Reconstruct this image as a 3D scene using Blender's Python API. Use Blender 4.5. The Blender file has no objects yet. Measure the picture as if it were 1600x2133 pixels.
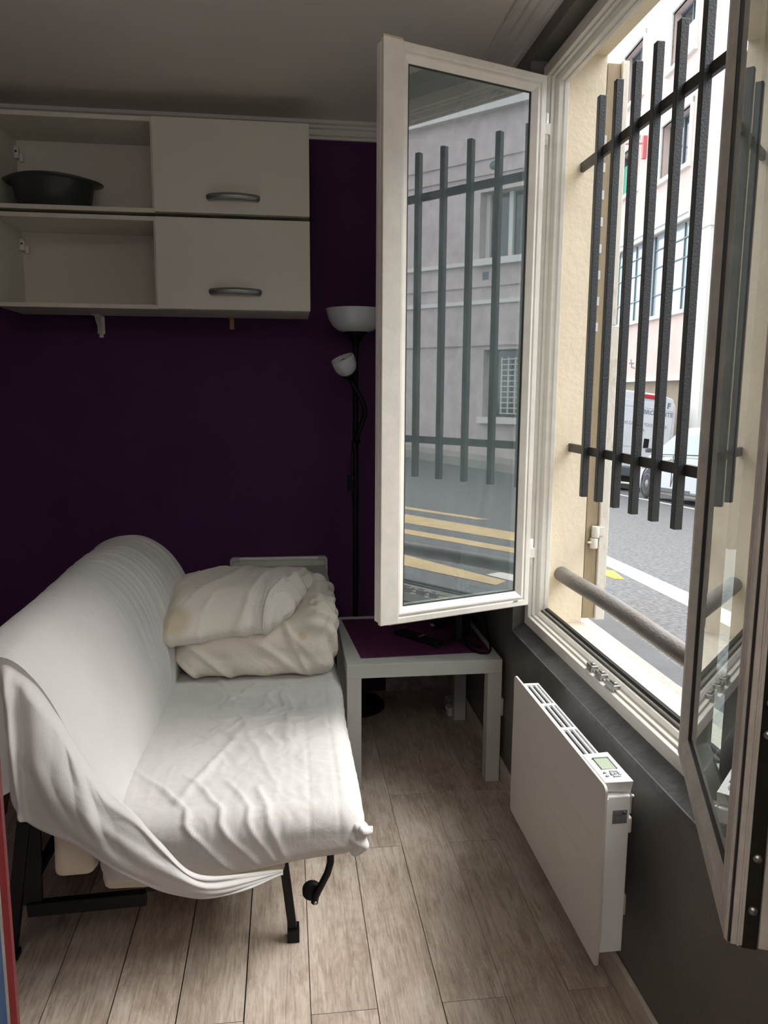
import bpy, bmesh, math, random
from mathutils import Vector, Matrix, noise, Euler
random.seed(7)
PI = math.pi
sc = bpy.context.scene
col = sc.collection

# ------------------------------------------------------------------ helpers
def tag(o, label=None, cat=None, group=None, kind=None):
    if label: o['label'] = label
    if cat: o['category'] = cat
    if group: o['group'] = group
    if kind: o['kind'] = kind
    return o

def empty(name, loc, parent=None):
    o = bpy.data.objects.new(name, None)
    o.empty_display_size = .05
    col.objects.link(o)
    o.location = loc
    return o

def worldloc(o):
    v = Vector((0, 0, 0))
    while o is not None:
        v += o.location
        o = o.parent
    return v

class MB:
    """collects geometry in world coordinates, builds one mesh object"""
    def __init__(s, xf=None):
        s.v = []; s.f = []; s.fm = []; s.fs = []; s.mi = 0; s.xf = xf; s.smooth = False
    def add(s, vs, fs, smooth=None):
        b = len(s.v)
        for p in vs:
            p = Vector(p)
            s.v.append(s.xf @ p if s.xf is not None else p)
        for f in fs:
            s.f.append([b + i for i in f]); s.fm.append(s.mi); s.fs.append(s.smooth if smooth is None else smooth)
    def box(s, x0, x1, y0, y1, z0, z1):
        vs = [(x, y, z) for x in (x0, x1) for y in (y0, y1) for z in (z0, z1)]
        s.add(vs, [(0,1,3,2),(4,6,7,5),(0,4,5,1),(2,3,7,6),(0,2,6,4),(1,5,7,3)], False)
    def prism(s, pts, a, axis, c0, c1):
        """pts: 2-D polygon; axis 'x','y','z' extruded between c0,c1"""
        n = len(pts)
        def mk(p, c):
            return {'x': (c, p[0], p[1]), 'y': (p[0], c, p[1]), 'z': (p[0], p[1], c)}[axis]
        vs = [mk(p, c0) for p in pts] + [mk(p, c1) for p in pts]
        fs = [tuple(range(n)), tuple(range(2*n-1, n-1, -1))] + [(i, (i+1) % n, n+(i+1) % n, n+i) for i in range(n)]
        s.add(vs, fs, bool(a))
    def hexa(s, p):
        """8 points: 4 bottom ccw, 4 top ccw"""
        s.add(p, [(0,3,2,1),(4,5,6,7),(0,1,5,4),(1,2,6,5),(2,3,7,6),(3,0,4,7)], False)
    def tube(s, pts, r, n=10, cap=True):
        pts = [Vector(p) for p in pts]
        rs = r if isinstance(r, (list, tuple)) else [r]*len(pts)
        t0 = (pts[1]-pts[0]).normalized()
        u = t0.orthogonal().normalized(); 
        rings = []
        for i, p in enumerate(pts):
            a = pts[max(i-1, 0)]; b = pts[min(i+1, len(pts)-1)]
            t = (b-a).normalized()
            u = (u - t*u.dot(t)).normalized(); w = t.cross(u)
            rings.append([p + (u*math.cos(2*PI*k/n) + w*math.sin(2*PI*k/n))*rs[i] for k in range(n)])
        vs = [q for r_ in rings for q in r_]
        fs = [(i*n+k, i*n+(k+1) % n, (i+1)*n+(k+1) % n, (i+1)*n+k) for i in range(len(pts)-1) for k in range(n)]
        s.add(vs, fs, True)
        if cap:
            s.add(rings[0], [tuple(range(n-1, -1, -1))], False); s.add(rings[-1], [tuple(range(n))], False)
    def beam(s, a, b, w, h, up=(0, 0, 1)):
        a = Vector(a); b = Vector(b); t = (b-a).normalized(); u = t.cross(Vector(up)).normalized(); v = u.cross(t)
        P = []
        for e in (a, b):
            P += [e-u*w/2-v*h/2, e+u*w/2-v*h/2, e+u*w/2+v*h/2, e-u*w/2+v*h/2]
        s.add(P, [(0,1,2,3),(7,6,5,4),(0,4,5,1),(1,5,6,2),(2,6,7,3),(3,7,4,0)], False)
    def lathe(s, prof, o, axis=(0, 0, 1), n=32, closed=False):
        """prof: (r,h) list"""
        ax = Vector(axis).normalized(); u = ax.orthogonal().normalized(); w = ax.cross(u); o = Vector(o)
        vs = [o + ax*h + (u*math.cos(2*PI*k/n)+w*math.sin(2*PI*k/n))*max(r, 1e-5) for r, h in prof for k in range(n)]
        m = len(prof)
        fs = [(i*n+k, i*n+(k+1) % n, ((i+1) % m)*n+(k+1) % n, ((i+1) % m)*n+k) for i in range(m if closed else m-1) for k in range(n)]
        s.add(vs, fs, True)
    def ellipsoid(s, c, r, n=14):
        vs = []; fs = []
        for i in range(n+1):
            th = PI*i/n
            for k in range(2*n):
                ph = PI*k/n
                vs.append((c[0]+r[0]*math.sin(th)*math.cos(ph), c[1]+r[1]*math.sin(th)*math.sin(ph), c[2]+r[2]*math.cos(th)))
        m = 2*n
        for i in range(n):
            for k in range(m): fs.append((i*m+k, i*m+(k+1) % m, (i+1)*m+(k+1) % m, (i+1)*m+k))
        s.add(vs, fs, True)
    def rbox(s, c, h, r, seg, fn=None):
        """rounded box from a subdivided cube; fn(p, n) -> p displaces"""
        c = Vector(c); h = Vector(h)
        idx = {}; vs = []; fs = []
        def vert(i, j, k):
            key = (i, j, k)
            if key not in idx:
                p = Vector((-h.x+2*h.x*i/seg[0], -h.y+2*h.y*j/seg[1], -h.z+2*h.z*k/seg[2]))
                q = Vector([max(-h[a]+r, min(h[a]-r, p[a])) for a in range(3)])
                d = p-q
                if d.length > 1e-9:
                    nn = d.normalized(); p = q+nn*r
                else: nn = Vector((0, 0, 1))
                p = p+c
                if fn: p = fn(p, nn)
                idx[key] = len(vs); vs.append(p)
            return idx[key]
        for a, b, cc in ((0, 1, 2), (1, 2, 0), (2, 0, 1)):
            for side in (0, seg[cc]):
                for i in range(seg[a]):
                    for j in range(seg[b]):
                        quad = []
                        for di, dj in ((0, 0), (1, 0), (1, 1), (0, 1)):
                            key = [0, 0, 0]; key[a] = i+di; key[b] = j+dj; key[cc] = side
                            quad.append(vert(*key))
                        fs.append(quad)
        s.add(vs, fs, True)
    def grid(s, fn, nu, nv, smooth=True):
        vs = [fn(i/nu, j/nv) for j in range(nv+1) for i in range(nu+1)]
        w = nu+1
        s.add(vs, [(j*w+i, j*w+i+1, (j+1)*w+i+1, (j+1)*w+i) for j in range(nv) for i in range(nu)], smooth)
    def build(s, name, mats, parent=None, bevel=0, solid=0, subsurf=0, loc=None, recalc=True, bseg=2):
        me = bpy.data.meshes.new(name)
        off = worldloc(parent) if parent is not None else (Vector(loc) if loc is not None else Vector((0, 0, 0)))
        me.from_pydata([tuple(p-off) for p in s.v], [], s.f)
        if not isinstance(mats, (list, tuple)): mats = [mats]
        for m in mats: me.materials.append(m)
        me.polygons.foreach_set('material_index', s.fm)
        me.polygons.foreach_set('use_smooth', s.fs)
        if recalc:
            bm = bmesh.new(); bm.from_mesh(me); bmesh.ops.recalc_face_normals(bm, faces=bm.faces); bm.to_mesh(me); bm.free()
        me.update()
        o = bpy.data.objects.new(name, me); col.objects.link(o)
        if parent is not None: o.parent = parent
        elif loc is not None: o.location = loc
        if solid:
            m = o.modifiers.new('solid', 'SOLIDIFY'); m.thickness = solid; m.offset = 0
        if subsurf:
            m = o.modifiers.new('sub', 'SUBSURF'); m.levels = subsurf; m.render_levels = subsurf
        if bevel:
            m = o.modifiers.new('bevel', 'BEVEL'); m.width = bevel; m.segments = bseg; m.limit_method = 'ANGLE'; m.angle_limit = math.radians(40)
            m.harden_normals = False
        return o

def catmull(P, t):
    n = len(P)-1; x = max(0, min(n-1e-6, t*n)); i = int(x); f = x-i
    p0 = P[max(i-1, 0)]; p1 = P[i]; p2 = P[i+1]; p3 = P[min(i+2, n)]
    return [.5*((2*b)+(-a+c)*f+(2*a-5*b+4*c-d)*f*f+(-a+3*b-3*c+d)*f**3) for a, b, c, d in zip(p0, p1, p2, p3)]
def lerp(a, b, t): return a+(b-a)*t
def sstep(a, b, x):
    t = max(0., min(1., (x-a)/(b-a))); return t*t*(3-2*t)
def ridged(x, y, z=0.):
    return 1-abs(noise.noise(Vector((x, y, z))))*2.4
def nz(x, y, z=0.): return noise.noise(Vector((x, y, z)))

# ------------------------------------------------------------------ materials
def mat(name, rgb, rough=.5, metal=0., bump=0., bscale=40., var=0., vscale=6., spec=.5, sheen=0., stretch=(1, 1, 1), vcol=None, coat=0., detail=6., lo=.3, hi=.7):
    m = bpy.data.materials.new(name); m.use_nodes = True
    nt = m.node_tree; b = nt.nodes['Principled BSDF']
    b.inputs['Base Color'].default_value = (*rgb, 1); b.inputs['Roughness'].default_value = rough
    b.inputs['Metallic'].default_value = metal; b.inputs['Specular IOR Level'].default_value = spec
    if sheen: b.inputs['Sheen Weight'].default_value = sheen
    if coat: b.inputs['Coat Weight'].default_value = coat
    if bump or var:
        tc = nt.nodes.new('ShaderNodeTexCoord'); mp = nt.nodes.new('ShaderNodeMapping'); mp.inputs['Scale'].default_value = stretch
        nt.links.new(tc.outputs['Object'], mp.inputs['Vector'])
    if bump:
        n = nt.nodes.new('ShaderNodeTexNoise'); n.inputs['Scale'].default_value = bscale; n.inputs['Detail'].default_value = detail
        bp = nt.nodes.new('ShaderNodeBump'); bp.inputs['Strength'].default_value = min(1, bump); bp.inputs['Distance'].default_value = .004*max(1, bump)
        nt.links.new(mp.outputs[0], n.inputs['Vector']); nt.links.new(n.outputs['Fac'], bp.inputs['Height']); nt.links.new(bp.outputs[0], b.inputs['Normal'])
    if var:
        n = nt.nodes.new('ShaderNodeTexNoise'); n.inputs['Scale'].default_value = vscale; n.inputs['Detail'].default_value = 8; n.inputs['Roughness'].default_value = .65
        mr = nt.nodes.new('ShaderNodeMapRange'); mr.inputs['From Min'].default_value = lo; mr.inputs['From Max'].default_value = hi
        mx = nt.nodes.new('ShaderNodeMix'); mx.data_type = 'RGBA'
        v = vcol or tuple(c*(1-var) for c in rgb)
        mx.inputs['A'].default_value = (*v, 1); mx.inputs['B'].default_value = (*rgb, 1)
        nt.links.new(mp.outputs[0], n.inputs['Vector']); nt.links.new(n.outputs['Fac'], mr.inputs['Value'])
        nt.links.new(mr.outputs[0], mx.inputs['Factor']); nt.links.new(mx.outputs['Result'], b.inputs['Base Color'])
    return m

def glass_mat(name, ior=2.1, haze=.12, hcol=(.45, .52, .55), tint=(.86, .93, .92), streak=True):
    m = bpy.data.materials.new(name); m.use_nodes = True; nt = m.node_tree
    for n in list(nt.nodes): nt.nodes.remove(n)
    out = nt.nodes.new('ShaderNodeOutputMaterial')
    tr = nt.nodes.new('ShaderNodeBsdfTransparent'); tr.inputs[0].default_value = (*tint, 1)
    gl = nt.nodes.new('ShaderNodeBsdfGlossy'); gl.inputs['Roughness'].default_value = .012; gl.inputs[0].default_value = (.97, .98, 1, 1)
    df = nt.nodes.new('ShaderNodeBsdfDiffuse'); df.inputs[0].default_value = (*hcol, 1)
    fr = nt.nodes.new('ShaderNodeFresnel'); fr.inputs['IOR'].default_value = ior
    ge = nt.nodes.new('ShaderNodeNewGeometry')
    sub = nt.nodes.new('ShaderNodeMath'); sub.operation = 'SUBTRACT'; sub.inputs[0].default_value = 1
    nt.links.new(ge.outputs['Backfacing'], sub.inputs[1])
    mu = nt.nodes.new('ShaderNodeMath'); mu.operation = 'MULTIPLY'
    nt.links.new(fr.outputs[0], mu.inputs[0]); nt.links.new(sub.outputs[0], mu.inputs[1])
    m1 = nt.nodes.new('ShaderNodeMixShader'); m2 = nt.nodes.new('ShaderNodeMixShader')
    mh = nt.nodes.new('ShaderNodeMath'); mh.operation = 'MULTIPLY'; mh.inputs[1].default_value = haze
    if streak:
        tc = nt.nodes.new('ShaderNodeTexCoord'); mp = nt.nodes.new('ShaderNodeMapping'); mp.inputs['Scale'].default_value = (3, 3, .6)
        mp.inputs['Rotation'].default_value = (.5, .3, .2)
        n = nt.nodes.new('ShaderNodeTexNoise'); n.inputs['Scale'].default_value = 5; n.inputs['Detail'].default_value = 10; n.inputs['Roughness'].default_value = .75; n.inputs['Distortion'].default_value = 1.2
        nt.links.new(tc.outputs['Object'], mp.inputs[0]); nt.links.new(mp.outputs[0], n.inputs['Vector'])
        mr = nt.nodes.new('ShaderNodeMapRange'); mr.inputs['From Min'].default_value = .3; mr.inputs['From Max'].default_value = .75; mr.inputs['To Min'].default_value = .55; mr.inputs['To Max'].default_value = 1.5
        nt.links.new(n.outputs['Fac'], mr.inputs['Value'])
        m3 = nt.nodes.new('ShaderNodeMath'); m3.operation = 'MULTIPLY'; nt.links.new(mr.outputs[0], m3.inputs[0]); nt.links.new(sub.outputs[0], m3.inputs[1])
        nt.links.new(m3.outputs[0], mh.inputs[0])
    else: nt.links.new(sub.outputs[0], mh.inputs[0])
    nt.links.new(mh.outputs[0], m1.inputs[0]); nt.links.new(tr.outputs[0], m1.inputs[1]); nt.links.new(df.outputs[0], m1.inputs[2])
    nt.links.new(mu.outputs[0], m2.inputs[0]); nt.links.new(m1.outputs[0], m2.inputs[1]); nt.links.new(gl.outputs[0], m2.inputs[2])
    nt.links.new(m2.outputs[0], out.inputs[0])
    return m

M = {}
M['purple'] = mat('purple_paint', (.078, .028, .092), .62, bump=.15, bscale=220, var=.18, vscale=2.5, spec=.15)
M['darkwall'] = mat('dark_grey_paint', (.125, .119, .110), .42, bump=.25, bscale=120, var=.25, vscale=5, spec=.5)
M['ledge'] = mat('worn_dark_ledge', (.10, .10, .095), .38, bump=.6, bscale=40, var=.6, vscale=14, spec=.6)
M['ceiling'] = mat('ceiling_paint', (.80, .76, .71), .8, bump=.1, bscale=150)
M['moulding'] = mat('moulding_paint', (.72, .70, .66), .55)
M['base'] = mat('baseboard_wood', (.64, .58, .47), .5, var=.45, vscale=9, stretch=(1, 1, 3))
M['basewhite'] = mat('peeling_white_paint', (.62, .58, .52), .6, var=.7, vscale=22)
M['pvc'] = mat('white_pvc', (.82, .80, .73), .32, var=.14, vscale=18, bump=.06, bscale=300, spec=.5)
M['pvcshade'] = mat('shade_line_pvc', (.66, .62, .54), .4, var=.4, vscale=30, bump=.35, bscale=90)  # darker PVC tone for the painted shade lines on the sash
M['gasket'] = mat('black_gasket', (.02, .02, .018), .5)
M['lock'] = mat('dark_lock_strip', (.022, .023, .02), .35, metal=.6)
M['zinc'] = mat('zinc_hardware', (.5, .5, .48), .35, metal=.9, var=.4, vscale=60)
M['iron'] = mat('dark_iron', (.022, .025, .027), .42, var=.35, vscale=40, bump=.3, bscale=180, spec=.5)
M['rusty'] = mat('brown_iron', (.030, .029, .027), .5, var=.55, vscale=30, vcol=(.05, .036, .03), bump=.5, bscale=120)
M['tube'] = mat('weathered_tube', (.15, .145, .14), .42, var=.5, vscale=12, vcol=(.12, .095, .08), bump=.5, bscale=150, stretch=(1, .4, 1), lo=.35, hi=.55)
M['reveal'] = mat('cream_render', (.74, .65, .49), .75, bump=.5, bscale=60, var=.13, vscale=6)
M['stone'] = mat('cream_stone_sill', (.44, .40, .33), .7, bump=.6, bscale=80, var=.25, vscale=20)
M['shutter'] = mat('ochre_shutter_wood', (.36, .28, .17), .6, var=.28, vscale=10, stretch=(4, 4, .6), bump=.3, bscale=60)
M['peel'] = mat('peeling_cream_paint', (.60, .57, .50), .6, var=.5, vscale=24, vcol=(.40, .33, .23), lo=.28, hi=.45, stretch=(1, 1, .5), bump=.5, bscale=60)
M['mel'] = mat('white_melamine', (.66, .645, .55), .38, bump=.03, bscale=300, spec=.45)
M['melin'] = mat('white_melamine_edge', (.68, .65, .57), .45)
M['handle'] = mat('satin_grey_handle', (.30, .31, .31), .32, metal=.75)
M['brass'] = mat('brass', (.42, .30, .12), .35, metal=.9)
M['basin'] = mat('grey_plastic', (.045, .052, .052), .28, spec=.6)
M['black'] = mat('black_enamel', (.004, .004, .0045), .45, spec=.25)
M['blackp'] = mat('black_plastic', (.006, .006, .007), .6, spec=.2)
M['opal'] = mat('opal_glass', (.66, .68, .70), .16, spec=.6)
M['bulb'] = mat('bulb_glass', (.55, .45, .30), .2)
M['wbsurf'] = mat('whiteboard_face', (.62, .63, .61), .3)
M['wbframe'] = mat('aluminium_frame', (.78, .78, .76), .35, metal=.15)
M['greycap'] = mat('grey_corner_plastic', (.48, .49, .47), .5)
M['table'] = mat('silver_grey_laminate', (.50, .51, .49), .38, spec=.5, bump=.03, bscale=300)
M['heater'] = mat('heater_enamel', (.56, .535, .49), .42, spec=.45, bump=.02, bscale=400)
M['heaterw'] = mat('heater_white', (.78, .79, .79), .3)
M['lcd'] = mat('lcd_green', (.30, .36, .26), .2)
M['btn'] = mat('grey_rubber', (.32, .36, .38), .5)
M['btnd'] = mat('dark_print', (.10, .11, .12), .5)
M['sticker'] = mat('grey_sticker', (.17, .17, .17), .4)
M['white'] = mat('white_plastic', (.75, .74, .70), .4)
M['slat'] = mat('beech_slat', (.18, .10, .045), .5, var=.3, vscale=12, stretch=(5, .5, 5))
M['matt'] = mat('unbleached_mattress_ticking', (.60, .53, .42), .85, bump=.25, bscale=300, sheen=.2)
M['asph'] = mat('asphalt', (.105, .108, .113), .75, bump=1.5, bscale=120, var=.62, vscale=42, lo=.40, hi=.62, detail=12)
M['wet'] = mat('wet_gutter', (.06, .064, .068), .3, bump=.5, bscale=60, var=.3, vscale=6)
M['walk'] = mat('pale_sidewalk', (.30, .28, .245), .7, bump=1.0, bscale=90, var=.35, vscale=30)
M['linew'] = mat('white_road_paint', (.52, .51, .48), .6, var=.18, vscale=18, bump=.5, bscale=120)
M['liney'] = mat('yellow_road_paint', (.48, .355, .15), .6, var=.35, vscale=10)
M['liney2'] = mat('yellow_bright', (.62, .44, .02), .6)
M['pink'] = mat('pink_render', (.50, .385, .335), .85, bump=.4, bscale=14, var=.16, vscale=1.3)
M['creamw'] = mat('white_cornice', (.58, .57, .53), .8)
M['greyr'] = mat('pinkish_grey_render', (.52, .455, .435), .85, bump=.8, bscale=12, var=.3, vscale=5)
M['beigeb'] = mat('beige_shopfront', (.30, .24, .16), .7, var=.2, vscale=2)
M['pglass'] = mat('pale_window_glass', (.30, .36, .37), .12, spec=.8, var=.2, vscale=.8)
M['dglass'] = mat('dark_window_glass', (.03, .035, .04), .08, spec=.9)
M['gframe'] = mat('dark_window_frame', (.08, .10, .11), .4)
M['green'] = mat('green_curtain', (.08, .28, .21), .6)
M['red'] = mat('red_metal', (.42, .10, .10), .5)
M['pipe'] = mat('white_pipe', (.58, .57, .53), .5)
M['van'] = mat('dusty_white_van_paint', (.50, .52, .54), .35, var=.14, vscale=3, coat=.3)
M['car'] = mat('silver_car_paint', (.22, .22, .205), .3, metal=.35, coat=.5)
M['cglass'] = mat('car_glass', (.12, .19, .17), .06, spec=.9)
M['tyre'] = mat('tyre_rubber', (.025, .025, .027), .8)
M['rim'] = mat('steel_rim', (.20, .19, .18), .45, metal=.5)
M['tail'] = mat('red_tail_lamp', (.35, .015, .02), .2)
M['plastic'] = mat('dark_bumper_plastic', (.06, .065, .07), .6)
M['plate'] = mat('plate_white', (.6, .6, .6), .4)
M['blue'] = mat('blue_print', (.09, .17, .36), .45)
M['redp'] = mat('red_print', (.30, .035, .045), .45)
M['teal'] = mat('teal_sticker', (.05, .25, .30), .5)
M['glass'] = glass_mat('sash_glass', ior=3.3, haze=.22, hcol=(.48, .63, .64))
M['glass2'] = glass_mat('sash_glass_near', ior=1.7, haze=.10, hcol=(.5, .5, .46))
M['plainglass'] = M['glass2']

# cloths
def cloth(name, rgb, vcol=None, stain=None, crease=.35, cs=9.):
    m = mat(name, rgb, .85, sheen=.25)
    nt = m.node_tree; b = nt.nodes['Principled BSDF']; b.inputs['Specular IOR Level'].default_value = .2
    tc = nt.nodes.new('ShaderNodeTexCoord')
    w = nt.nodes.new('ShaderNodeTexNoise'); w.inputs['Scale'].default_value = cs; w.inputs['Detail'].default_value = 5; w.inputs['Distortion'].default_value = 1.6
    n2 = nt.nodes.new('ShaderNodeTexNoise'); n2.inputs['Scale'].default_value = 420; n2.inputs['Detail'].default_value = 3
    nt.links.new(tc.outputs['Object'], w.inputs['Vector']); nt.links.new(tc.outputs['Object'], n2.inputs['Vector'])
    b1 = nt.nodes.new('ShaderNodeBump'); b1.inputs['Strength'].default_value = crease; b1.inputs['Distance'].default_value = .02
    b2 = nt.nodes.new('ShaderNodeBump'); b2.inputs['Strength'].default_value = .3; b2.inputs['Distance'].default_value = .001
    nt.links.new(w.outputs['Fac'], b1.inputs['Height']); nt.links.new(n2.outputs['Fac'], b2.inputs['Height'])
    nt.links.new(b1.outputs[0], b2.inputs['Normal']); nt.links.new(b2.outputs[0], b.inputs['Normal'])
    n3 = nt.nodes.new('ShaderNodeTexNoise'); n3.inputs['Scale'].default_value = 4; n3.inputs['Detail'].default_value = 6
    nt.links.new(tc.outputs['Object'], n3.inputs['Vector'])
    mr = nt.nodes.new('ShaderNodeMapRange'); mr.inputs['From Min'].default_value = .35; mr.inputs['From Max'].default_value = .62
    nt.links.new(n3.outputs['Fac'], mr.inputs['Value'])
    mx = nt.nodes.new('ShaderNodeMix'); mx.data_type = 'RGBA'
    mx.inputs['A'].default_value = (*(vcol or [c*.93 for c in rgb]), 1); mx.inputs['B'].default_value = (*rgb, 1)
    nt.links.new(mr.outputs[0], mx.inputs['Factor'])
    last = mx.outputs['Result']
    for (c, r, sc_) in (stain or []):
        vs = nt.nodes.new('ShaderNodeVectorMath'); vs.operation = 'DISTANCE'; vs.inputs[1].default_value = c
        nt.links.new(tc.outputs['Object'], vs.inputs[0])
        ad = nt.nodes.new('ShaderNodeMath'); ad.operation = 'MULTIPLY_ADD'; ad.inputs[1].default_value = r*.5; 
        nt.links.new(n3.outputs['Fac'], ad.inputs[0]); nt.links.new(vs.outputs['Value'], ad.inputs[2])
        m2 = nt.nodes.new('ShaderNodeMapRange'); m2.inputs['From Min'].default_value = r*.8; m2.inputs['From Max'].default_value = r*1.25; m2.inputs['To Min'].default_value = .6; m2.inputs['To Max'].default_value = 0
        nt.links.new(ad.outputs[0], m2.inputs['Value'])
        m3 = nt.nodes.new('ShaderNodeMix'); m3.data_type = 'RGBA'; m3.inputs['B'].default_value = (*sc_, 1)
        nt.links.new(m2.outputs[0], m3.inputs['Factor']); nt.links.new(last, m3.inputs['A']); last = m3.outputs['Result']
    nt.links.new(last, b.inputs['Base Color'])
    return m
M['cover'] = cloth('white_cotton_cover', (.56, .55, .535), crease=.18)
M['pillow'] = cloth('ivory_pillowcase', (.74, .71, .655), vcol=(.68, .64, .56), crease=.25, cs=12, stain=[((-.235, -.20, .04), .07, (.50, .41, .24))])
M['duvet'] = cloth('ivory_duvet', (.73, .685, .60), crease=.25, cs=14, stain=[((.155, -.205, .148), .022, (.55, .42, .22))])

# floor boards
def floor_mat():
    m = bpy.data.materials.new('limed_wood_vinyl'); m.use_nodes = True; nt = m.node_tree; b = nt.nodes['Principled BSDF']
    tc = nt.nodes.new('ShaderNodeTexCoord'); at = nt.nodes.new('ShaderNodeAttribute'); at.attribute_name = 'board'
    ad = nt.nodes.new('ShaderNodeVectorMath'); ad.operation = 'MULTIPLY_ADD'; ad.inputs[1].default_value = (7.3, 13.1, 3.7)
    nt.links.new(at.outputs['Color'], ad.inputs[0]); nt.links.new(tc.outputs['Object'], ad.inputs[2])
    def nn(scale, st, det=8, dist=0.):
        mp = nt.nodes.new('ShaderNodeMapping'); mp.inputs['Scale'].default_value = st
        n = nt.nodes.new('ShaderNodeTexNoise'); n.inputs['Scale'].default_value = scale; n.inputs['Detail'].default_value = det; n.inputs['Roughness'].default_value = .68; n.inputs['Distortion'].default_value = dist
        nt.links.new(ad.outputs[0], mp.inputs[0]); nt.links.new(mp.outputs[0], n.inputs['Vector']); return n
    fine = nn(60, (3.2, .16, 1), 6); broad = nn(4.5, (1.6, .8, 1), 8, .6); rings = nn(9, (1.9, .22, 1), 4, 2.2); worn = nn(40, (1.6, .2, 1), 12, .4)
    def ramp(src, pts):
        r = nt.nodes.new('ShaderNodeValToRGB'); e = r.color_ramp.elements
        e[0].position = pts[0][0]; e[0].color = (*pts[0][1], 1); e[1].position = pts[-1][0]; e[1].color = (*pts[-1][1], 1)
        for p, c in pts[1:-1]:
            q = e.new(p); q.color = (*c, 1)
        nt.links.new(src, r.inputs[0]); return r.outputs[0]
    base = ramp(broad.outputs['Fac'], [(.30, (.31, .25, .20)), (.5, (.47, .395, .325)), (.68, (.60, .53, .46))])
    g = ramp(fine.outputs['Fac'], [(.30, (.50, .47, .45)), (.52, (1, 1, 1)), (.75, (1.0, 1.0, 1.0))])
    def mul(a, c, fac=1.):
        x = nt.nodes.new('ShaderNodeMix'); x.data_type = 'RGBA'; x.blend_type = 'MULTIPLY'; x.inputs['Factor'].default_value = fac
        nt.links.new(a, x.inputs['A']); nt.links.new(c, x.inputs['B']); return x.outputs['Result']
    c1 = mul(base, g, .8)
    rr = ramp(rings.outputs['Fac'], [(.40, (1, 1, 1)), (.47, (.80, .77, .74)), (.50, (1.0, 1, 1)), (.57, (.85, .82, .80)), (.62, (1, 1, 1))])
    c2 = mul(c1, rr, .8)
    wl = ramp(worn.outputs['Fac'], [(.52, (0, 0, 0)), (.62, (1, 1, 1))])
    x = nt.nodes.new('ShaderNodeMix'); x.data_type = 'RGBA'; x.inputs['B'].default_value = (.66, .60, .53, 1)
    mm = nt.nodes.new('ShaderNodeMath'); mm.operation = 'MULTIPLY'; mm.inputs[1].default_value = .35
    nt.links.new(wl, mm.inputs[0]); nt.links.new(mm.outputs[0], x.inputs['Factor']); nt.links.new(c2, x.inputs['A'])
    sp = ramp(nn(30, (1.2, .6, 1), 3).outputs['Fac'], [(.74, (1, 1, 1)), (.80, (.35, .3, .27))])
    c3 = mul(x.outputs['Result'], sp, .9)
    # per-board tone
    hs = nt.nodes.new('ShaderNodeMapRange'); hs.inputs['To Min'].default_value = .86; hs.inputs['To Max'].default_value = 1.08
    sx = nt.nodes.new('ShaderNodeSeparateColor'); nt.links.new(at.outputs['Color'], sx.inputs[0]); nt.links.new(sx.outputs[0], hs.inputs['Value'])
    vm = nt.nodes.new('ShaderNodeVectorMath'); vm.operation = 'SCALE'; nt.links.new(c3, vm.inputs[0]); nt.links.new(hs.outputs[0], vm.inputs['Scale'])
    nt.links.new(vm.outputs[0], b.inputs['Base Color'])
    b.inputs['Roughness'].default_value = .42; b.inputs['Specular IOR Level'].default_value = .4
    bp = nt.nodes.new('ShaderNodeBump'); bp.inputs['Strength'].default_value = .35; bp.inputs['Distance'].default_value = .001
    nt.links.new(fine.outputs['Fac'], bp.inputs['Height']); nt.links.new(bp.outputs[0], b.inputs['Normal'])
    return m
M['floor'] = floor_mat()
M['gap'] = mat('dark_gap', (.02, .016, .014), .9)

def mat_weave():
    m = mat('purple_woven_mat', (.12, .012, .075), .6)
    nt = m.node_tree; b = nt.nodes['Principled BSDF']
    tc = nt.nodes.new('ShaderNodeTexCoord'); ck = nt.nodes.new('ShaderNodeTexBrick')
    ck.inputs['Scale'].default_value = 26; ck.inputs['Color1'].default_value = (.12, .016, .075, 1); ck.inputs['Color2'].default_value = (.085, .010, .055, 1); ck.inputs['Mortar'].default_value = (.03, .004, .022, 1)
    ck.inputs['Mortar Size'].default_value = .07; ck.inputs['Mortar Smooth'].default_value = .6; ck.inputs['Brick Width'].default_value = .62; ck.inputs['Row Height'].default_value = .42
    nt.links.new(tc.outputs['Object'], ck.inputs['Vector']); nt.links.new(ck.outputs['Color'], b.inputs['Base Color'])
    bp = nt.nodes.new('ShaderNodeBump'); bp.inputs['Strength'].default_value = .6; bp.inputs['Distance'].default_value = .002; bp.invert = True
    nt.links.new(ck.outputs['Fac'], bp.inputs['Height']); nt.links.new(bp.outputs[0], b.inputs['Normal'])
    return m
M['weave'] = mat_weave()

def text_mb(txt, size, origin, ux, uz, mat_, name, parent, thick=.001, bold=0., stretch=1.):
    """lettering as mesh: ux = reading direction, uz = up direction"""
    cu = bpy.data.curves.new(name, 'FONT'); cu.body = txt; cu.size = size; cu.extrude = thick; cu.offset = bold; cu.align_x = 'CENTER'; cu.align_y = 'CENTER'
    t = bpy.data.objects.new(name, cu); col.objects.link(t)
    dg = bpy.context.evaluated_depsgraph_get(); me = bpy.data.meshes.new_from_object(t.evaluated_get(dg))
    bpy.data.objects.remove(t); 
    ux = Vector(ux).normalized(); uz = Vector(uz).normalized(); un = ux.cross(uz)
    o = Vector(origin)-worldloc(parent)
    for v in me.vertices: v.co = o+ux*v.co.x*stretch+uz*v.co.y+un*v.co.z
    me.materials.clear(); me.materials.append(mat_)
    ob = bpy.data.objects.new(name, me); col.objects.link(ob); ob.parent = parent
    return ob

# ------------------------------------------------------------------ room shell
XW, ZC, YB = .76, 2.479, 3.40
XL, YR = -1.30, -2.6
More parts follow.
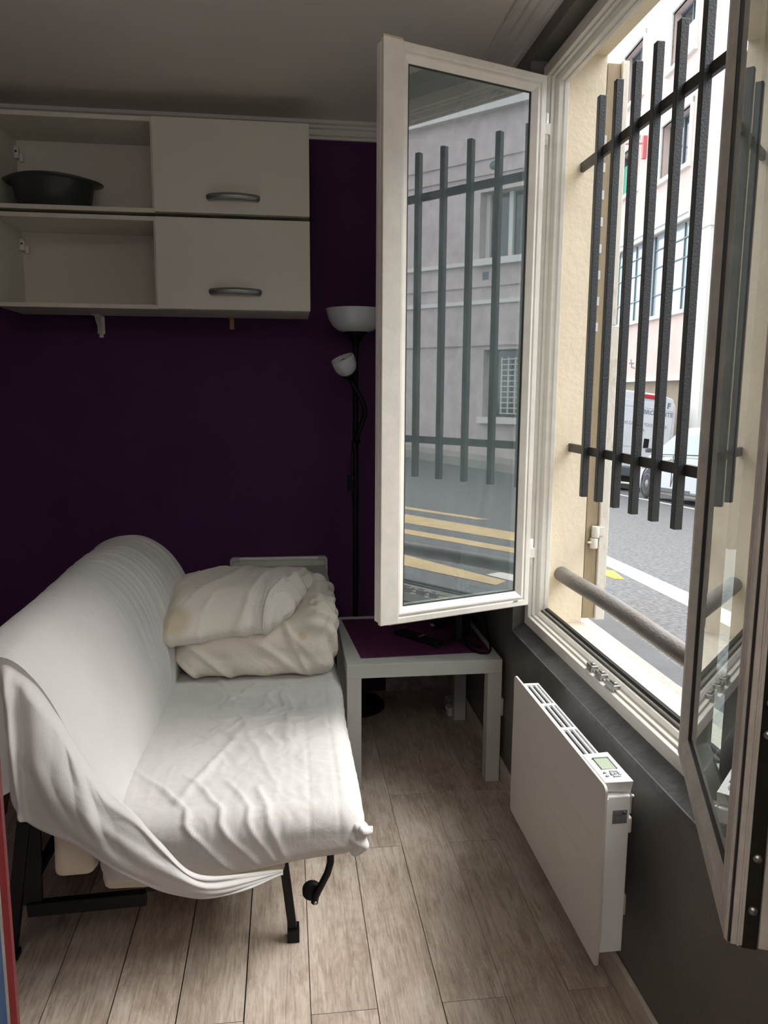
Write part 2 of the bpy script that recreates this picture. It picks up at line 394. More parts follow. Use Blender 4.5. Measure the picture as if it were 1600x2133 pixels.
# floor with individually sized boards
b = MB(); rowx = []
x = -.106-.15*9
while x < XW+.1: rowx.append(x); x += .1495
attr = []
b.mi = 0
for i, x0 in enumerate(rowx[:-1]):
    x1 = rowx[i+1]
    k = round((x0+.106)/.1495)
    y = (1.535 if k % 2 else 2.155)-.92*6
    while y < YB+.02:
        ya, yb = y, y+.92
        g = random.choice((.0004, .0006, .0009, .0016))
        n = len(b.f)
        b.box(x0+g, x1-g, max(ya+.0008, YR), min(yb-.0008, YB+.02), -.02, 0)
        rgb = (random.random(), random.random(), random.random(), 1)
        attr += [rgb]*(len(b.f)-n)
        y += .92
n = len(b.f); b.mi = 1; b.box(XL-.1, XW+.1, YR-.1, YB+.1, -.08, -.006); attr += [(0, 0, 0, 1)]*(len(b.f)-n)
fl = b.build('floor', [M['floor'], M['gap']], recalc=True)
ca = fl.data.color_attributes.new('board', 'FLOAT_COLOR', 'CORNER')
for p in fl.data.polygons:
    for li in p.loop_indices: ca.data[li].color = attr[p.index]
tag(fl, kind='structure')
def struct(name, bx, mats, bevel=0):
    b = MB()
    for q in bx: b.box(*q)
    o = b.build(name, mats, bevel=bevel); tag(o, kind='structure'); return o
struct('ceiling', [(XL-.1, XW+.1, YR-.1, YB+.1, ZC, ZC+.1)], M['ceiling'])
struct('wall_back', [(XL-.1, XW+.25, YB, YB+.12, -.08, ZC+.1)], M['purple'])
struct('wall_left', [(XL-.12, XL, YR-.1, YB, -.08, ZC+.1)], M['purple'])
struct('wall_front', [(XL-.1, XW+.2, YR-.12, YR, -.08, ZC+.1)], M['purple'])
# right wall with the window opening (inner skin dark, outer skin cream)
OY0, OY1 = 1.20, 2.464
b = MB()
b.box(XW, .862, OY1, YB, .574, ZC); b.box(XW, .862, YR, OY0, .574, ZC)
b.box(XW, .862, YR, YB, -.08, .574); b.box(XW, .862, OY0, OY1, 2.388, ZC)
b.prism([(XW, .574), (.802, .602), (.802, .574)], 0, 'y', OY0, OY1)
b.box(.80, .862, OY0, OY1, .57, .605)
b.mi = 1
b.box(.862, 1.003, 2.46, YB+.4, -.08, 3.4); b.box(.862, 1.003, YR, 1.24, -.08, 3.4)
b.box(.862, 1.003, 1.24, 2.46, -.08, .55); b.box(.862, 1.003, 1.24, 2.46, 2.415, 3.4)
o = b.build('wall_right', [M['darkwall'], M['reveal']]); tag(o, kind='structure')
# worn ledge skin below the frame
b = MB(); b.prism([(XW-.0015, .568), (XW-.0015, .578), (.80, .606), (.80, .603)], 0, 'y', OY0+.002, OY1-.002)
b.box(XW-.004, XW+.003, OY0+.002, OY1-.002, .560, .579)
o = b.build('trim_1', M['ledge'], bevel=.003); tag(o, kind='structure')
# stone sill outside
struct('trim_2', [(.858, 1.012, 1.242, 2.458, .552, .600)], M['stone'], bevel=.004)
# mouldings
b = MB()
prof = [(YB, 2.472), (YB, 2.414), (YB-.012, 2.414), (YB-.012, 2.424), (YB-.022, 2.428), (YB-.024, 2.448), (YB-.034, 2.452), (YB-.036, 2.462), (YB-.046, 2.466), (YB-.046, 2.479), (YB, 2.479)]
b.prism(prof, 0, 'x', XL, XW-.001)
o = b.build('trim_3', M['moulding']); tag(o, kind='structure')
b = MB()
b.prism([(.662, ZC), (.662, 2.472), (.672, 2.468), (.690, 2.466), (.694, 2.460), (.712, 2.456), (.716, 2.448), (.742, 2.440), (.745, 2.430), (XW, 2.430), (XW, ZC)], 0, 'y', YR, YB-.047)
o = b.build('trim_4', M['moulding']); tag(o, kind='structure')
# baseboards
b = MB(); b.box(.748, XW, YR, YB-.001, 0, .075)
o = b.build('baseboard_right', M['base'], bevel=.003); tag(o, kind='structure')
b = MB(); b.box(.445, .747, YB-.014, YB, 0, .068)
o = b.build('baseboard_back', M['basewhite'], bevel=.002); tag(o, kind='structure')

# ------------------------------------------------------------------ window
win = empty('window_1', (.83, 1.85, .605)); tag(win, kind='structure')
b = MB()
fy0, fy1, fz0, fz1 = OY0+.03, 2.458, .603, 2.368
IY0, IY1, IZ0, IZ1 = 1.33, 2.400, .685, 2.298
def frame_loop(b, prof):
    """prof: (inset from opening edge, x); mitred rectangular loop"""
    n = len(prof); vs = []
    for ins, x in prof:
        vs += [(x, fy0+ins*.8 if ins else fy0, fz0+ins), (x, fy1-ins, fz0+ins), (x, fy1-ins, fz1-ins), (x, fy0+ins*.8, fz1-ins)]
    fs = []
    for i in range(n):
        j = (i+1) % n
        for k in range(4):
            l = (k+1) % 4
            fs.append((i*4+k, i*4+l, j*4+l, j*4+k))
    b.add(vs, fs, False)
frame_loop(b, [(0, .800), (.034, .800), (.036, .812), (.042, .812), (.042, .822), (.048, .824), (.056, .832), (.056, .846), (.060, .848), (.060, .862), (0, .862)])
fr = b.build('frame', M['pvc'], win, bevel=.0015)
b = MB(); b.box(.838, .842, IY0+.0, 2.407, .660, .664); b.box(.850, .858, 1.32, 2.40, .6635, .668)
b.box(.852, .863, 1.30, 2.404, .6632, .6705)
b.build('frame_gasket', M['gasket'], win)
# striker plates on the sill of the frame
for y0, y1 in ((1.888, 1.925), (1.825, 1.868), (1.748, 1.800)):
    b = MB(); b.box(.806, .826, y0, y1, .637, .656); b.box(.811, .821, y0+.008, y1-.014, .656, .661)
    b.build('striker', M['zinc'], win, bevel=.002)
for z in (1.02, 1.55, 2.05):
    b = MB(); b.lathe([(0, 0), (.003, .0), (.003, .002), (0, .002)], (.83, 2.4155, z), axis=(0, -1, 0), n=8)
    b.build('screw', M['zinc'], win)

def sash(origin, d, n, u0, u1, z0, z1, glassmat, astragal, lockstrip):
    d = Vector((d[0], d[1], 0)).normalized(); n = Vector((n[0], n[1], 0)).normalized()
    X = Matrix(((d.x, n.x, 0, origin[0]), (d.y, n.y, 0, origin[1]), (0, 0, 1, 0), (0, 0, 0, 1)))
    def loop(b, prof, wtop=1.):
        vs = []
        for ins, v in prof: vs += [(u0+ins, v, z0+ins), (u1-ins, v, z0+ins), (u1-ins, v, z1-ins), (u0+ins, v, z1-ins)]
        m = len(prof); fs = []
        for i in range(m):
            j = (i+1) % m
            for k in range(4):
                l = (k+1) % 4; fs.append((i*4+k, i*4+l, j*4+l, j*4+k))
        b.add(vs, fs, False)
    b = MB(X)
    loop(b, [(0, -.052), (0, -.004), (.003, 0), (.019, 0), (.021, -.002), (.025, -.002), (.028, .001), (.033, .001), (.049, -.009), (.051, -.011), (.051, -.042), (.035, -.052)])
    s = b.build('sash', M['pvc'] if astragal else M['pvcsh'], win, bevel=.0008)
    b = MB(X); loop(b, [(.0505, -.0095), (.0535, -.0105), (.0535, -.016), (.0505, -.016)]); b.build('glazing_gasket', M['gasket'], s)
    b = MB(X); b.box(u0+.051, u1-.051, -.018, -.013, z0+.051, z1-.051)
    b.build('pane', glassmat, s)
    if astragal:
        b = MB(X); b.box(u1-.026, u1+.034, -.006, .010, z0+.006, z1-.004); b.box(u1+.001, u1+.034, -.03, -.007, z0+.012, z1-.012)
        b.mi = 1; b.box(u1-.026, u1+.034, -.006, .0075, z1-.004, z1+.002)
        b.build('astragal', [M['pvc'], M['beigecap']], s, bevel=.002)
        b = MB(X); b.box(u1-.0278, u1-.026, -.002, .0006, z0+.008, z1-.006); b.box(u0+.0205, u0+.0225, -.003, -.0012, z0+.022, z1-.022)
        b.build('shade_line', M['pvcshade'], s)  # soft shadow along the astragal and profile, painted as thin darker strips
        b = MB(X); b.box(u0+.045, u0+.062, .0004, .0014, z0+.018, z0+.022)
        b.build('vent_slot', M['zinc'], s)
    if lockstrip:
        for v0, v1, u2, mm, nm in ((-.0065, -.0035, .002, 'gasket', 'edge_gasket'), (-.020, -.0065, .005, 'pvcsh', 'edge_profile'), (-.038, -.020, .001, 'lock', 'lock_strip'), (-.056, -.038, .006, 'pvcsh', 'edge_flange')):
            b = MB(X); b.box(u1-.006, u1+u2, v0, v1, z0-.004 if nm == 'lock_strip' else z0+.002, z1)
            if nm == 'edge_profile': b.box(u1, u1+.007, v0+.004, v0+.007, z0+.002, z1)
            b.build(nm, M[mm], s, bevel=.001)
        for z in (z0+.05, z0+.12, .98, 1.02):
            b = MB(X); b.lathe([(0, 0), (.006, 0), (.005, .004), (0, .005)], (u1+.001, -.029, z), axis=(1, 0, 0), n=10); b.build('lock_bolt', M['zinc'], s)
    return s
M['pvcsh'] = mat('dusty_shaded_pvc', (.58, .55, .49), .45, var=.3, vscale=20, bump=.2, bscale=120)  # dusty PVC, also darkened to stand for dimmer light on the near sash
M['beigecap'] = mat('yellowed_tape', (.72, .62, .45), .5, var=.3, vscale=30)
sash((.803, 2.331), (-.9397, -.342), (.342, -.9397), .038, .545, .706, 2.292, M['glass'], True, False)
sash((.736, 1.300), (-.3746, -.9272), (-.9272, .3746), -.004, .528, .700, 2.292, M['glass2'], False, True)
for z in (.82, 2.12):
    b = MB(); b.lathe([(0, 0), (.007, 0), (.007, .09), (0, .09)], (.789, 2.405-.02, z), n=12); b.box(.775, .80, 2.375, 2.40, z+.03, z+.06)
    b.build('hinge', M['pvc'], win)

# ------------------------------------------------------------------ grille, tube, shutter
gr = empty('window_grille', (.925, 1.83, 1.06)); tag(gr, 'black iron security grille of upright square bars fixed in the window reveal', 'window grille')
for i in range(9):
    y = 2.297-.1168*i
    b = MB(); b.box(.9145, .9355, y-.0105, y+.0105, 1.060, 2.236); b.build('bar', M['iron'], gr, bevel=.0015)
for z in (1.203, 2.083):
    b = MB(); b.beam((.937, 1.235, z), (.937, 2.465, z), .013, .027); b.build('crossbar', M['rusty'], gr, bevel=.001)
b = MB()
P = [(.925, y, .775+.003*math.sin(y*7)) for y in [1.235+.0615*i for i in range(21)]]
b.tube(P, .0255, 24)
tag(b.build('safety_rail', M['tube'], loc=(.925, 1.85, .775)), 'thick weathered metal tube rail crossing low outside the window, under the grille', 'railing')
sh = empty('shutter', (1.03, 2.475, .61)); tag(sh, 'folded ochre wooden shutter with peeling cream edge, standing open beside the window reveal', 'shutter')
b = MB(); b.box(1.006, 1.048, 2.462, 2.492, .612, 2.395); b.build('brown_stile', M['shutter'], sh, bevel=.002)
b = MB(); b.box(1.049, 1.082, 2.450, 2.500, .608, 1.6); b.box(1.049, 1.072, 2.450, 2.500, 1.6, 2.40)
b.build('peeling_stile', M['peel'], sh, bevel=.003)
b = MB(); b.lathe([(0, 0), (.013, 0), (.013, .035), (0, .035)], (1.03, 2.447, .862), n=16); b.lathe([(0, .037), (.013, .037), (.013, .075), (0, .075)], (1.034, 2.447, .862), n=16)
b.box(1.034, 1.062, 2.440, 2.456, .905, .935); b.tube([(1.03, 2.444, .88), (1.006, 2.440, .884)], .004, 8)
b.build('hinge', M['creamwp'] if 'creamwp' in M else M['peel'], sh, bevel=.001)
for i in range(8):
    z = 1.58+.082*i
    b = MB(); b.box(1.0045, 1.013, 2.4595, 2.4625, z, z+.028); b.build('louvre_end', M['pipe'], sh, bevel=.001)

# ------------------------------------------------------------------ cabinets
def cabinet(z0, z1, label, hz):
    x0, x1, y0, y1, xm = -1.06, .098, 3.08, 3.385, -.474
    t = .016
    c = empty('wall_cabinet', ((x0+x1)/2, 3.23, z0)); tag(c, label, 'cabinet', 'stacked wall cabinets')
    b = MB()
    b.box(x0, x1, y0, y1, z0, z0+t); b.box(x0, x1, y0, y1, z1-t, z1)
    b.box(x0, x0+t, y0, y1, z0+t, z1-t); b.box(xm-t/2, xm+t/2, y0, y1, z0+t, z1-t); b.box(x1-t, x1, y0+.001, y1, z0+t, z1-t)
    b.build('body', M['mel'], c, bevel=.001)
    b = MB(); b.box(x0+t, x1-t, y1-.006, y1-.001, z0+t, z1-t); b.build('back_panel', M['melin'], c)
    b = MB(); b.box(xm+.001, x1+.001, y0-.019, y0-.001, z0+.001, z1-.003)
    d = b.build('door', M['mel'], c, bevel=.0012)
    b = MB(); hx0, hx1 = -.281, -.087; P = []; R = []
    for i in range(17):
        u = i/16; P.append((lerp(hx0+.006, hx1-.006, u), y0-.019-.002-.022*math.sin(PI*min(1, max(0, (u*1.0))))**.5, hz+.003*math.sin(PI*u)))
        R.append(.0125)
    b.tube(P, R, 12); b.build('handle', M['handle'], d)
    b = MB(); b.box(x0+t, x0+t+.016, y1-.04, y1-.012, z1-t-.075, z1-t-.03); b.box(x0+t+.016, x0+t+.03, y1-.028, y1-.012, z1-t-.085, z1-t-.055)
    b.build('hanging_bracket', M['white'], c, bevel=.002)
    b = MB(); b.lathe([(0, 0), (.004, 0), (.004, .002), (0, .002)], (x0+t+.008, y1-.04, z1-t-.05), axis=(0, -1, 0), n=10); b.build('bracket_screw', M['lock'], c)
cabinet(2.035, 2.370, 'upper white wall cabinet holding a grey basin, open left half and flap door', 2.092)
cabinet(1.686, 2.022, 'lower white wall cabinet with empty open left half and flap door', 1.752)
# shelf brackets under the cabinets
b = MB(); X0 = -.757
b.prism([(3.398, 1.685), (3.398, 1.600), (3.392, 1.600), (3.30, 1.676), (3.30, 1.685)], 0, 'x', X0-.004, X0+.004); b.box(X0-.015, X0+.015, 3.392, 3.398, 1.612, 1.685); b.box(X0-.015, X0+.015, 3.30, 3.398, 1.680, 1.685)
b.box(X0-.008, X0+.008, 3.388, 3.398, 1.598, 1.63)
tag(b.build('shelf_bracket', M['white'], loc=(X0, 3.36, 1.60), bevel=.001), 'small white triangular bracket under the cabinets, nearer the left edge', 'bracket')
b = MB(); X0 = -.222
b.box(X0-.009, X0+.009, 3.393, 3.399, 1.640, 1.685); b.box(X0-.009, X0+.009, 3.33, 3.399, 1.680, 1.685)
o = b.build('angle_bracket', M['brass'], loc=(X0, 3.36, 1.64), bevel=.001); tag(o, 'small brass angle bracket on the purple wall under the flap doors', 'bracket')
# basin
cx, cy, cz = -.872, 3.235, 2.0515
b = MB()
outer = [(.001, .0), (.122, .0), (.130, .006), (.150, .105), (.155, .112), (.172, .116), (.173, .121), (.155, .121), (.146, .113), (.126, .010), (.118, .005), (.001, .005)]
n = 64; vs = []
for r, h in outer:
    for k in range(n):
        a = 2*PI*k/n
        rim = .012*math.exp(-((math.cos(a)-1)**2)/.02)+.012*math.exp(-((math.cos(a)+1)**2)/.02) if r > .165 else 0
        vs.append((cx+(r+rim)*math.cos(a), cy+(r*.80)*math.sin(a), cz+h+(.010*math.cos(a)**2 if r > .15 and h > .1 else 0)*-1))
m_ = len(outer); fs = [(i*n+k, i*n+(k+1) % n, (i+1)*n+(k+1) % n, (i+1)*n+k) for i in range(m_-1) for k in range(n)]
b.add(vs, fs, True)
tag(b.build('wash_basin', M['basin'], loc=(cx, cy, cz)), 'dark grey plastic wash basin with flared rim on the open cabinet shelf', 'basin')

# ------------------------------------------------------------------ floor lamp
LX, LY = .290, 3.235
lamp = empty('floor_lamp', (LX, LY, 0)); tag(lamp, 'black uplighter floor lamp with opal bowl shade and side reading arm', 'floor lamp')
b = MB(); b.lathe([(0, 0), (.13, 0), (.13, .012), (.12, .022), (.02, .028), (0, .028)], (LX, LY, 0)); b.build('base', M['black'], lamp)
b = MB(); b.tube([(LX, LY, .02), (LX, LY, 1.57)], .0115, 14); b.build('pole', M['black'], lamp)
b = MB(); b.lathe([(.010, 0), (.012, .012), (.022, .035), (.036, .055), (.052, .068), (.052, .072), (.0, .072)], (LX, LY, 1.555)); b.build('shade_holder', M['black'], lamp)
b = MB(); b.lathe([(.05, 0), (.072, .006), (.096, .025), (.112, .052), (.122, .088), (.124, .092), (.120, .092), (.109, .054), (.094, .029), (.07, .010), (.03, .004), (0, .004)], (LX, LY, 1.624), n=48); b.build('lamp_shade', M['opal'], lamp)
A = [(LX+.012, LY-.014, 1.175), (LX+.003, LY-.03, 1.19), (LX+.022, LY-.04, 1.25), (LX+.036, LY-.045, 1.30), (LX+.022, LY-.05, 1.345), (LX-.004, LY-.055, 1.392), (LX-.022, LY-.06, 1.422)]
P = [catmull(A, i/30) for i in range(31)]
b = MB(); b.tube(P, .0100, 12); b.tube([(LX-.006, LY-.012, 1.175), (LX-.006, LY-.012, 1.145)], .012, 10); ra = b.build('reading_arm', M['black'], lamp)
ax = Vector((-.42, -.25, 1)).normalized(); o0 = Vector(P[-1])
b = MB(); b.lathe([(.009, -.004), (.012, .008), (.021, .022), (.030, .030), (.030, .034), (0, .034)], o0, axis=ax); b.build('reading_shade_holder', M['black'], ra)
b = MB(); b.lathe([(.024, 0), (.036, .010), (.045, .028), (.048, .052), (.048, .072), (.046, .072), (.045, .05), (.042, .03), (.033, .013), (0, .006)], o0+ax*.034, axis=ax, n=36); b.build('reading_shade', M['opal'], ra)
b = MB(); b.ellipsoid(tuple(o0+ax*.085), (.016, .016, .016), 8); b.build('bulb', M['bulb'], ra)
b = MB(); b.tube([catmull([(LX-.010, LY-.010, 1.165), (LX-.022, LY-.012, 1.10), (LX-.018, LY-.012, 1.045), (LX-.016, LY-.012, .95), (LX-.006, LY-.012, .87), (LX-.010, LY-.012, .6), (LX+.006, LY-.012, .3), (LX-.01, LY-.012, .05)], i/40) for i in range(41)], .0025, 6); cd = b.build('cord', M['black'], lamp)
b = MB(); b.box(LX-.036, LX-.008, LY-.028, LY-.012, .966, 1.034); b.build('switch', M['blackp'], cd, bevel=.003)
for (dx, dz) in ((-.030, .977), (-.014, .977), (-.030, 1.023), (-.014, 1.023)):
    b = MB(); b.lathe([(0, 0), (.0018, 0), (0, .001)], (LX+dx, LY-.028, dz), axis=(0, -1, 0), n=8); b.build('switch_screw', M['zinc'], cd)

# ------------------------------------------------------------------ table and things on it
T = empty('side_table', (.467, 2.80, 0)); tag(T, 'low square silver-grey side table beside the sofa under the window', 'table')
tx0, tx1, ty0, ty1 = .196, .743, 2.510, 3.085
b = MB(); b.box(tx0, tx1, ty0, ty1, .407, .4565); b.build('tabletop', M['table'], T, bevel=.0015)
for (xa, ya) in ((tx0, ty0), (tx1-.05, ty0), (tx0, ty1-.05), (tx1-.05, ty1-.05)):
    b = MB(); b.box(xa, xa+.05, ya, ya+.05, 0, .4068); b.build('leg', M['table'], T, bevel=.0012)
b = MB(); b.hexa([(.250, 2.572, .4568), (.722, 2.590, .4568), (.722, 3.035, .4568), (.215, 3.04, .4568), (.250, 2.572, .4588), (.722, 2.590, .4588), (.722, 3.035, .4588), (.215, 3.04, .4588)])
tag(b.build('placemat', M['weave'], loc=(.48, 2.8, .457), bevel=.0005), 'large purple woven placemat covering the silver-grey side table', 'placemat')
# remote
rc = empty('remote_control', (.487, 2.757, .459)); tag(rc, 'black remote control with tiny coloured keys lying on the purple placemat', 'remote control')
a = Vector((.420, 2.835, .459)); c2 = Vector((.548, 2.672, .459)); d = (c2-a).normalized(); s_ = Vector((-d.y, d.x, 0)); 
X = Matrix(((d.x, s_.x, 0, a.x), (d.y, s_.y, 0, a.y), (0, 0, 1, .459), (0, 0, 0, 1)))
L = (c2-a).length
b = MB(X); b.box(0, L, -.023, .023, 0, .018); b.build('body', M['blackp'], rc, bevel=.006, bseg=3)
for i in range(9):
    for j in (-1, 0, 1):
        b = MB(X); u = .022+i*.016; b.box(u, u+.009, j*.013-.004, j*.013+.004, .018, .0205); b.build('key', M['blackp'] if i != 6 else [M['redp'], M['green'], M['brass']][j+1], rc, bevel=.001)
# television seen edge-on
tv = empty('television', (.62, 2.72, .459)); tag(tv, 'small black television seen edge-on, standing on splayed feet on the side table', 'television')
vd = Vector((.232, .973, 0)).normalized(); vs_ = Vector((vd.y, -vd.x, 0)); o0 = Vector((.617, 2.655, 0))
X = Matrix(((vs_.x, vd.x, 0, o0.x), (vs_.y, vd.y, 0, o0.y), (0, 0, 1, 0), (0, 0, 0, 1)))
b = MB(X); b.box(-.009, .001, 0, .44, .484, .735); b.build('screen_panel', M['blackp'], tv, bevel=.002)
b = MB(X); b.box(.001, .012, .002, .438, .486, .733); b.build('bezel', M['black'], tv, bevel=.002)
b = MB(X); b.box(.012, .045, .10, .36, .500, .66); b.build('rear_housing', M['blackp'], tv, bevel=.012)
b = MB(X); b.box(.0455, .047, .16, .24, .56, .60); b.build('rating_plate', M['sticker'], tv)
for yy in (.045, .36):
    b = MB(X); b.beam((-.004, yy, .487), (-.070, yy-.07, .4662), .010, .008); b.beam((.006, yy, .487), (.070, yy-.05, .4662), .010, .008)
    b.beam((-.070, yy-.07, .4650), (-.082, yy-.078, .4644), .012, .007); b.beam((.070, yy-.05, .4650), (.082, yy-.058, .4644), .012, .007)
    b.build('foot', M['blackp'], tv, bevel=.001)
P = [catmull([(.645, 2.69, .487), (.648, 2.64, .463), (.662, 2.585, .4615), (.690, 2.562, .4615), (.718, 2.585, .462), (.728, 2.66, .50), (.726, 2.78, .58), (.700, 2.90, .62), (.660, 2.88, .60)], i/40) for i in range(41)]
b = MB(); b.tube(P, .0022, 6); b.tube([(p[0]+.004, p[1]+.004*(1-abs(i-14)/26), p[2]+.002) for i, p in enumerate(P)], .002, 6); b.build('cable', M['black'], tv)
# plug lying on mat
pl = empty('power_plug', (.566, 2.885, .459)); tag(pl, 'black power plug with two metal pins lying on the placemat behind the remote', 'plug')
b = MB(); b.box(.572, .610, 2.870, 2.905, .4592, .484); b.tube([(.61, 2.885, .472), (.64, 2.90, .466), (.67, 2.95, .462), (.66, 3.02, .4612)], .003, 6); b.build('body', M['blackp'], pl, bevel=.005)
for yy in (2.877, 2.896):
    b = MB(); b.tube([(.573, yy, .470), (.556, yy+.003, .472)], .0022, 8); b.build('pin', M['zinc'], pl)
# adapters on the floor below the table
for i, (x, y, rz, lab) in enumerate(((.712, 3.20, .3, 'white plug adapter on the floor under the table, farther from camera'), (.690, 3.10, .1, 'white plug adapter on the floor under the table, nearer the camera'))):
    e = empty('plug_adapter', (x, y, 0)); tag(e, lab, 'plug adapter', 'white plug adapters under the table')
    X = Matrix.Translation((x, y, 0)) @ Matrix.Rotation(rz, 4, 'Z')
    b = MB(X); b.box(-.016, .016, -.022, .022, 0, .036); b.build('body', M['white'], e, bevel=.004)
    for k in (-1, 1):
        b = MB(X); b.tube([(-.016, k*.009, .020), (-.034, k*.009, .020)], .0022, 8); b.build('pin', M['zinc'], e)
b = MB(); b.box(.738, .7595, 2.535, 2.585, .235, .300)
tag(b.build('wall_socket', M['white'], loc=(.75, 2.56, .235), bevel=.003), 'small white socket cover on the dark wall beside the table leg', 'wall socket')

# ------------------------------------------------------------------ box cabinet and whiteboard
bc = empty('storage_box', (.0, 3.18, 0)); tag(bc, 'plain white cabinet with grey top, mostly hidden behind the pillow', 'small cabinet')
b = MB(); b.box(-.165, .166, 3.00, 3.345, 0, .600); b.build('body', M['melin'], bc, bevel=.0015)
b = MB(); b.box(-.165, .167, 2.995, 3.350, .600, .618); b.build('top', M['greycap'], bc, bevel=.0015)
wb = empty('whiteboard', (-.04, 3.37, 0)); tag(wb, 'aluminium-framed whiteboard standing against the purple wall behind the pillow', 'whiteboard')
wx0, wx1, wz = -.253, .176, .655
b = MB(); b.box(wx0+.01, wx1-.01, 3.366, 3.378, 0.02, wz-.01); b.build('board', M['wbsurf'], wb)
b = MB(); b.box(wx0+.03, wx1-.03, 3.360, 3.383, wz-.012, wz); b.box(wx0, wx0+.012, 3.360, 3.383, 0, wz-.03); b.box(wx1-.012, wx1, 3.360, 3.383, 0, wz-.03); b.box(wx0+.03, wx1-.03, 3.36, 3.383, 0, .012)
b.build('frame', M['wbframe'], wb, bevel=.002)
for sx in (-1, 1):
    xc = wx0 if sx < 0 else wx1
    b = MB(); P = [(xc, wz-.042), (xc-sx*0, wz-.010), (xc-sx*.010, wz+.001), (xc-sx*.042, wz+.001), (xc-sx*.042, wz-.014), (xc-sx*.016, wz-.016), (xc-sx*.014, wz-.042)]
    b.prism(P, 0, 'y', 3.357, 3.386); b.build('corner_cap', M['greycap'], wb, bevel=.002)

# ------------------------------------------------------------------ sofa bed
S = empty('sofa_bed', (-.3, 2.35, 0)); tag(S, 'low sofa bed under a wrinkled white cotton cover, black metal legs showing', 'sofa')
def back_prof(t):
    near = [(-.385, .36), (-.415, .44), (-.455, .53), (-.500, .64), (-.545, .73), (-.59, .785), (-.63, .805), (-.69, .80), (-.74, .76), (-.775, .66), (-.785, .50), (-.785, .40)]
    mid = [(-.385, .36), (-.395, .45), (-.415, .54), (-.45, .65), (-.49, .735), (-.54, .795), (-.60, .83), (-.66, .83), (-.715, .79), (-.755, .69), (-.77, .52), (-.77, .40)]
    far = [(-.375, .36), (-.365, .46), (-.362, .57), (-.372, .668), (-.410, .750), (-.468, .815), (-.545, .852), (-.64, .84), (-.70, .795), (-.745, .69), (-.755, .52), (-.755, .40)]
    if t < .45:
        u = sstep(0, .45, t); return [(lerp(a[0], c[0], u), lerp(a[1], c[1], u)) for a, c in zip(near, mid)]
    u = sstep(.45, 1, t); return [(lerp(a[0], c[0], u), lerp(a[1], c[1], u)) for a, c in zip(mid, far)]
BY0, BY1 = 1.70, 2.965
def backfn(u, v):
    # u along profile, v along Y (extra end caps rounding)
    e = .07
    y = BY0+(BY1-BY0)*v
    P = back_prof(v); x, z = catmull(P, u)
    k = 1.
    dy = 0
    if v > .94:
        q = (v-.94)/.06; k = 1-.16*(1-math.sqrt(max(0, 1-q*q)))
    cx_, cz_ = -.57, .50
    x = cx_+(x-cx_)*k; z = cz_+(z-cz_)*k
    nx, nz_ = x-cx_, z-cz_; l = math.hypot(nx, nz_); nx /= l; nz_ /= l
    # long soft folds running over the roll at the far end, fine pleats lower down
    f = sstep(.35, .9, v)
    q = v-.22*u*(1-u)
    w = .012*f*max(0, ridged(u*.8, q*30, 1.)-.45)*1.6
    w += .0022*sstep(.2, .7, v)*nz(u*2.2, q*75, 4.)+.0012*nz(u*5, q*150, 6.)*sstep(.1, .6, v)
    w += .008*nz(u*2.2, v*3.5, 2.)+.0012*nz(u*14, v*20, 5.)
    # ridge line of slack fabric across
    return (x+nx*w, y, z+nz_*w)
b = MB(); b.grid(backfn, 110, 200)
# far end closing cap
capP = [backfn(i/40, 1.) for i in range(41)]; c_ = (-.57, BY1+.004, .52)
b.add(capP+[c_], [(i, i+1, 41) for i in range(40)], True)
capN = [backfn(i/40, 0.) for i in range(41)]; c_ = (-.57, BY0-.004, .52)
b.add(capN+[c_], [(i, i+1, 41) for i in range(40)], True)
b.build('backrest', M['cover'], S, recalc=True)
# seat
def seatfn(p, n):
    x, y, z = p
    u = (x+.45)/.625; v = (y-1.69)/1.29
    top = sstep(.30, .38, z)
    edge = sstep(-.02, .10, .175-x)
    w = 0
    # cross creases on the window-side border
    bord = sstep(.04, .13, x)
    w += top*bord*.0028*nz(x*7, y*75+x*12, 3.)*sstep(1.75, 1.95, y)
    # crumpled centre
    c = math.exp(-(((x+.10)/.16)**2+((y-2.25)/.22)**2))
    w += top*(.0014+.0120*c)*max(-.25, ridged(x*17+1.2*nz(x*9, y*9), y*13+1.2*nz(y*9, x*9, 3.))-.55)
    w += top*.0022*max(-.2, ridged(x*26, y*26+3*nz(x*7, y*7), 8.)-.5)*(1-bord)
    w += top*.006*math.exp(-(((x+.22-.35*(y-1.9))/.012)**2))*sstep(1.72, 1.8, y)*sstep(2.2, 2.0, y)
    # seams of the quilting, along Y
    for xs in (.045, .115):
        w -= top*.0018*math.exp(-((x-xs)/.004)**2)
    # long creases sweeping over the near end to the lower left
    front = sstep(2.15, 1.74, y)
    for k, (xc, sl, am) in enumerate(((-.245, .9, .008), (-.165, .75, .007), (-.10, .55, .006), (-.055, .4, .005), (-.015, .3, .003))):
        a = max(0., y-1.735)-max(0., .385-z)
        dist = x-(xc-a*sl*(1 if a < 0 else .9))+.008*nz(a*16, k)
        w += sstep(1.98-.05*k, 1.80, y)*am*math.exp(-(dist/.0078)**2)*sstep(.235, .30, z)
    w += .005*nz(x*4, y*4, z*4)+.0008*nz(x*22, y*16, z*22)
    if y < 1.76 and n.y < -.2: y += .0
    # lower edge of the near end rises towards the window side
    lo = sstep(.36, .24, z)
    z = z+lo*(.045*sstep(-.25, .17, x)-.012)
    # seat top dips gently in the centre and sags down at near end
    z = z+top*(.006*math.sin(PI*max(0, min(1, v)))-.012*sstep(1.85, 1.69, y))
    return Vector((x+n.x*w, y+n.y*w, z+n.z*w))
b = MB(); b.rbox((-.1375, 2.335, .320), (.3145, .645, .085), .055, (110, 200, 26), seatfn)
b.build('seat', M['cover'], S)
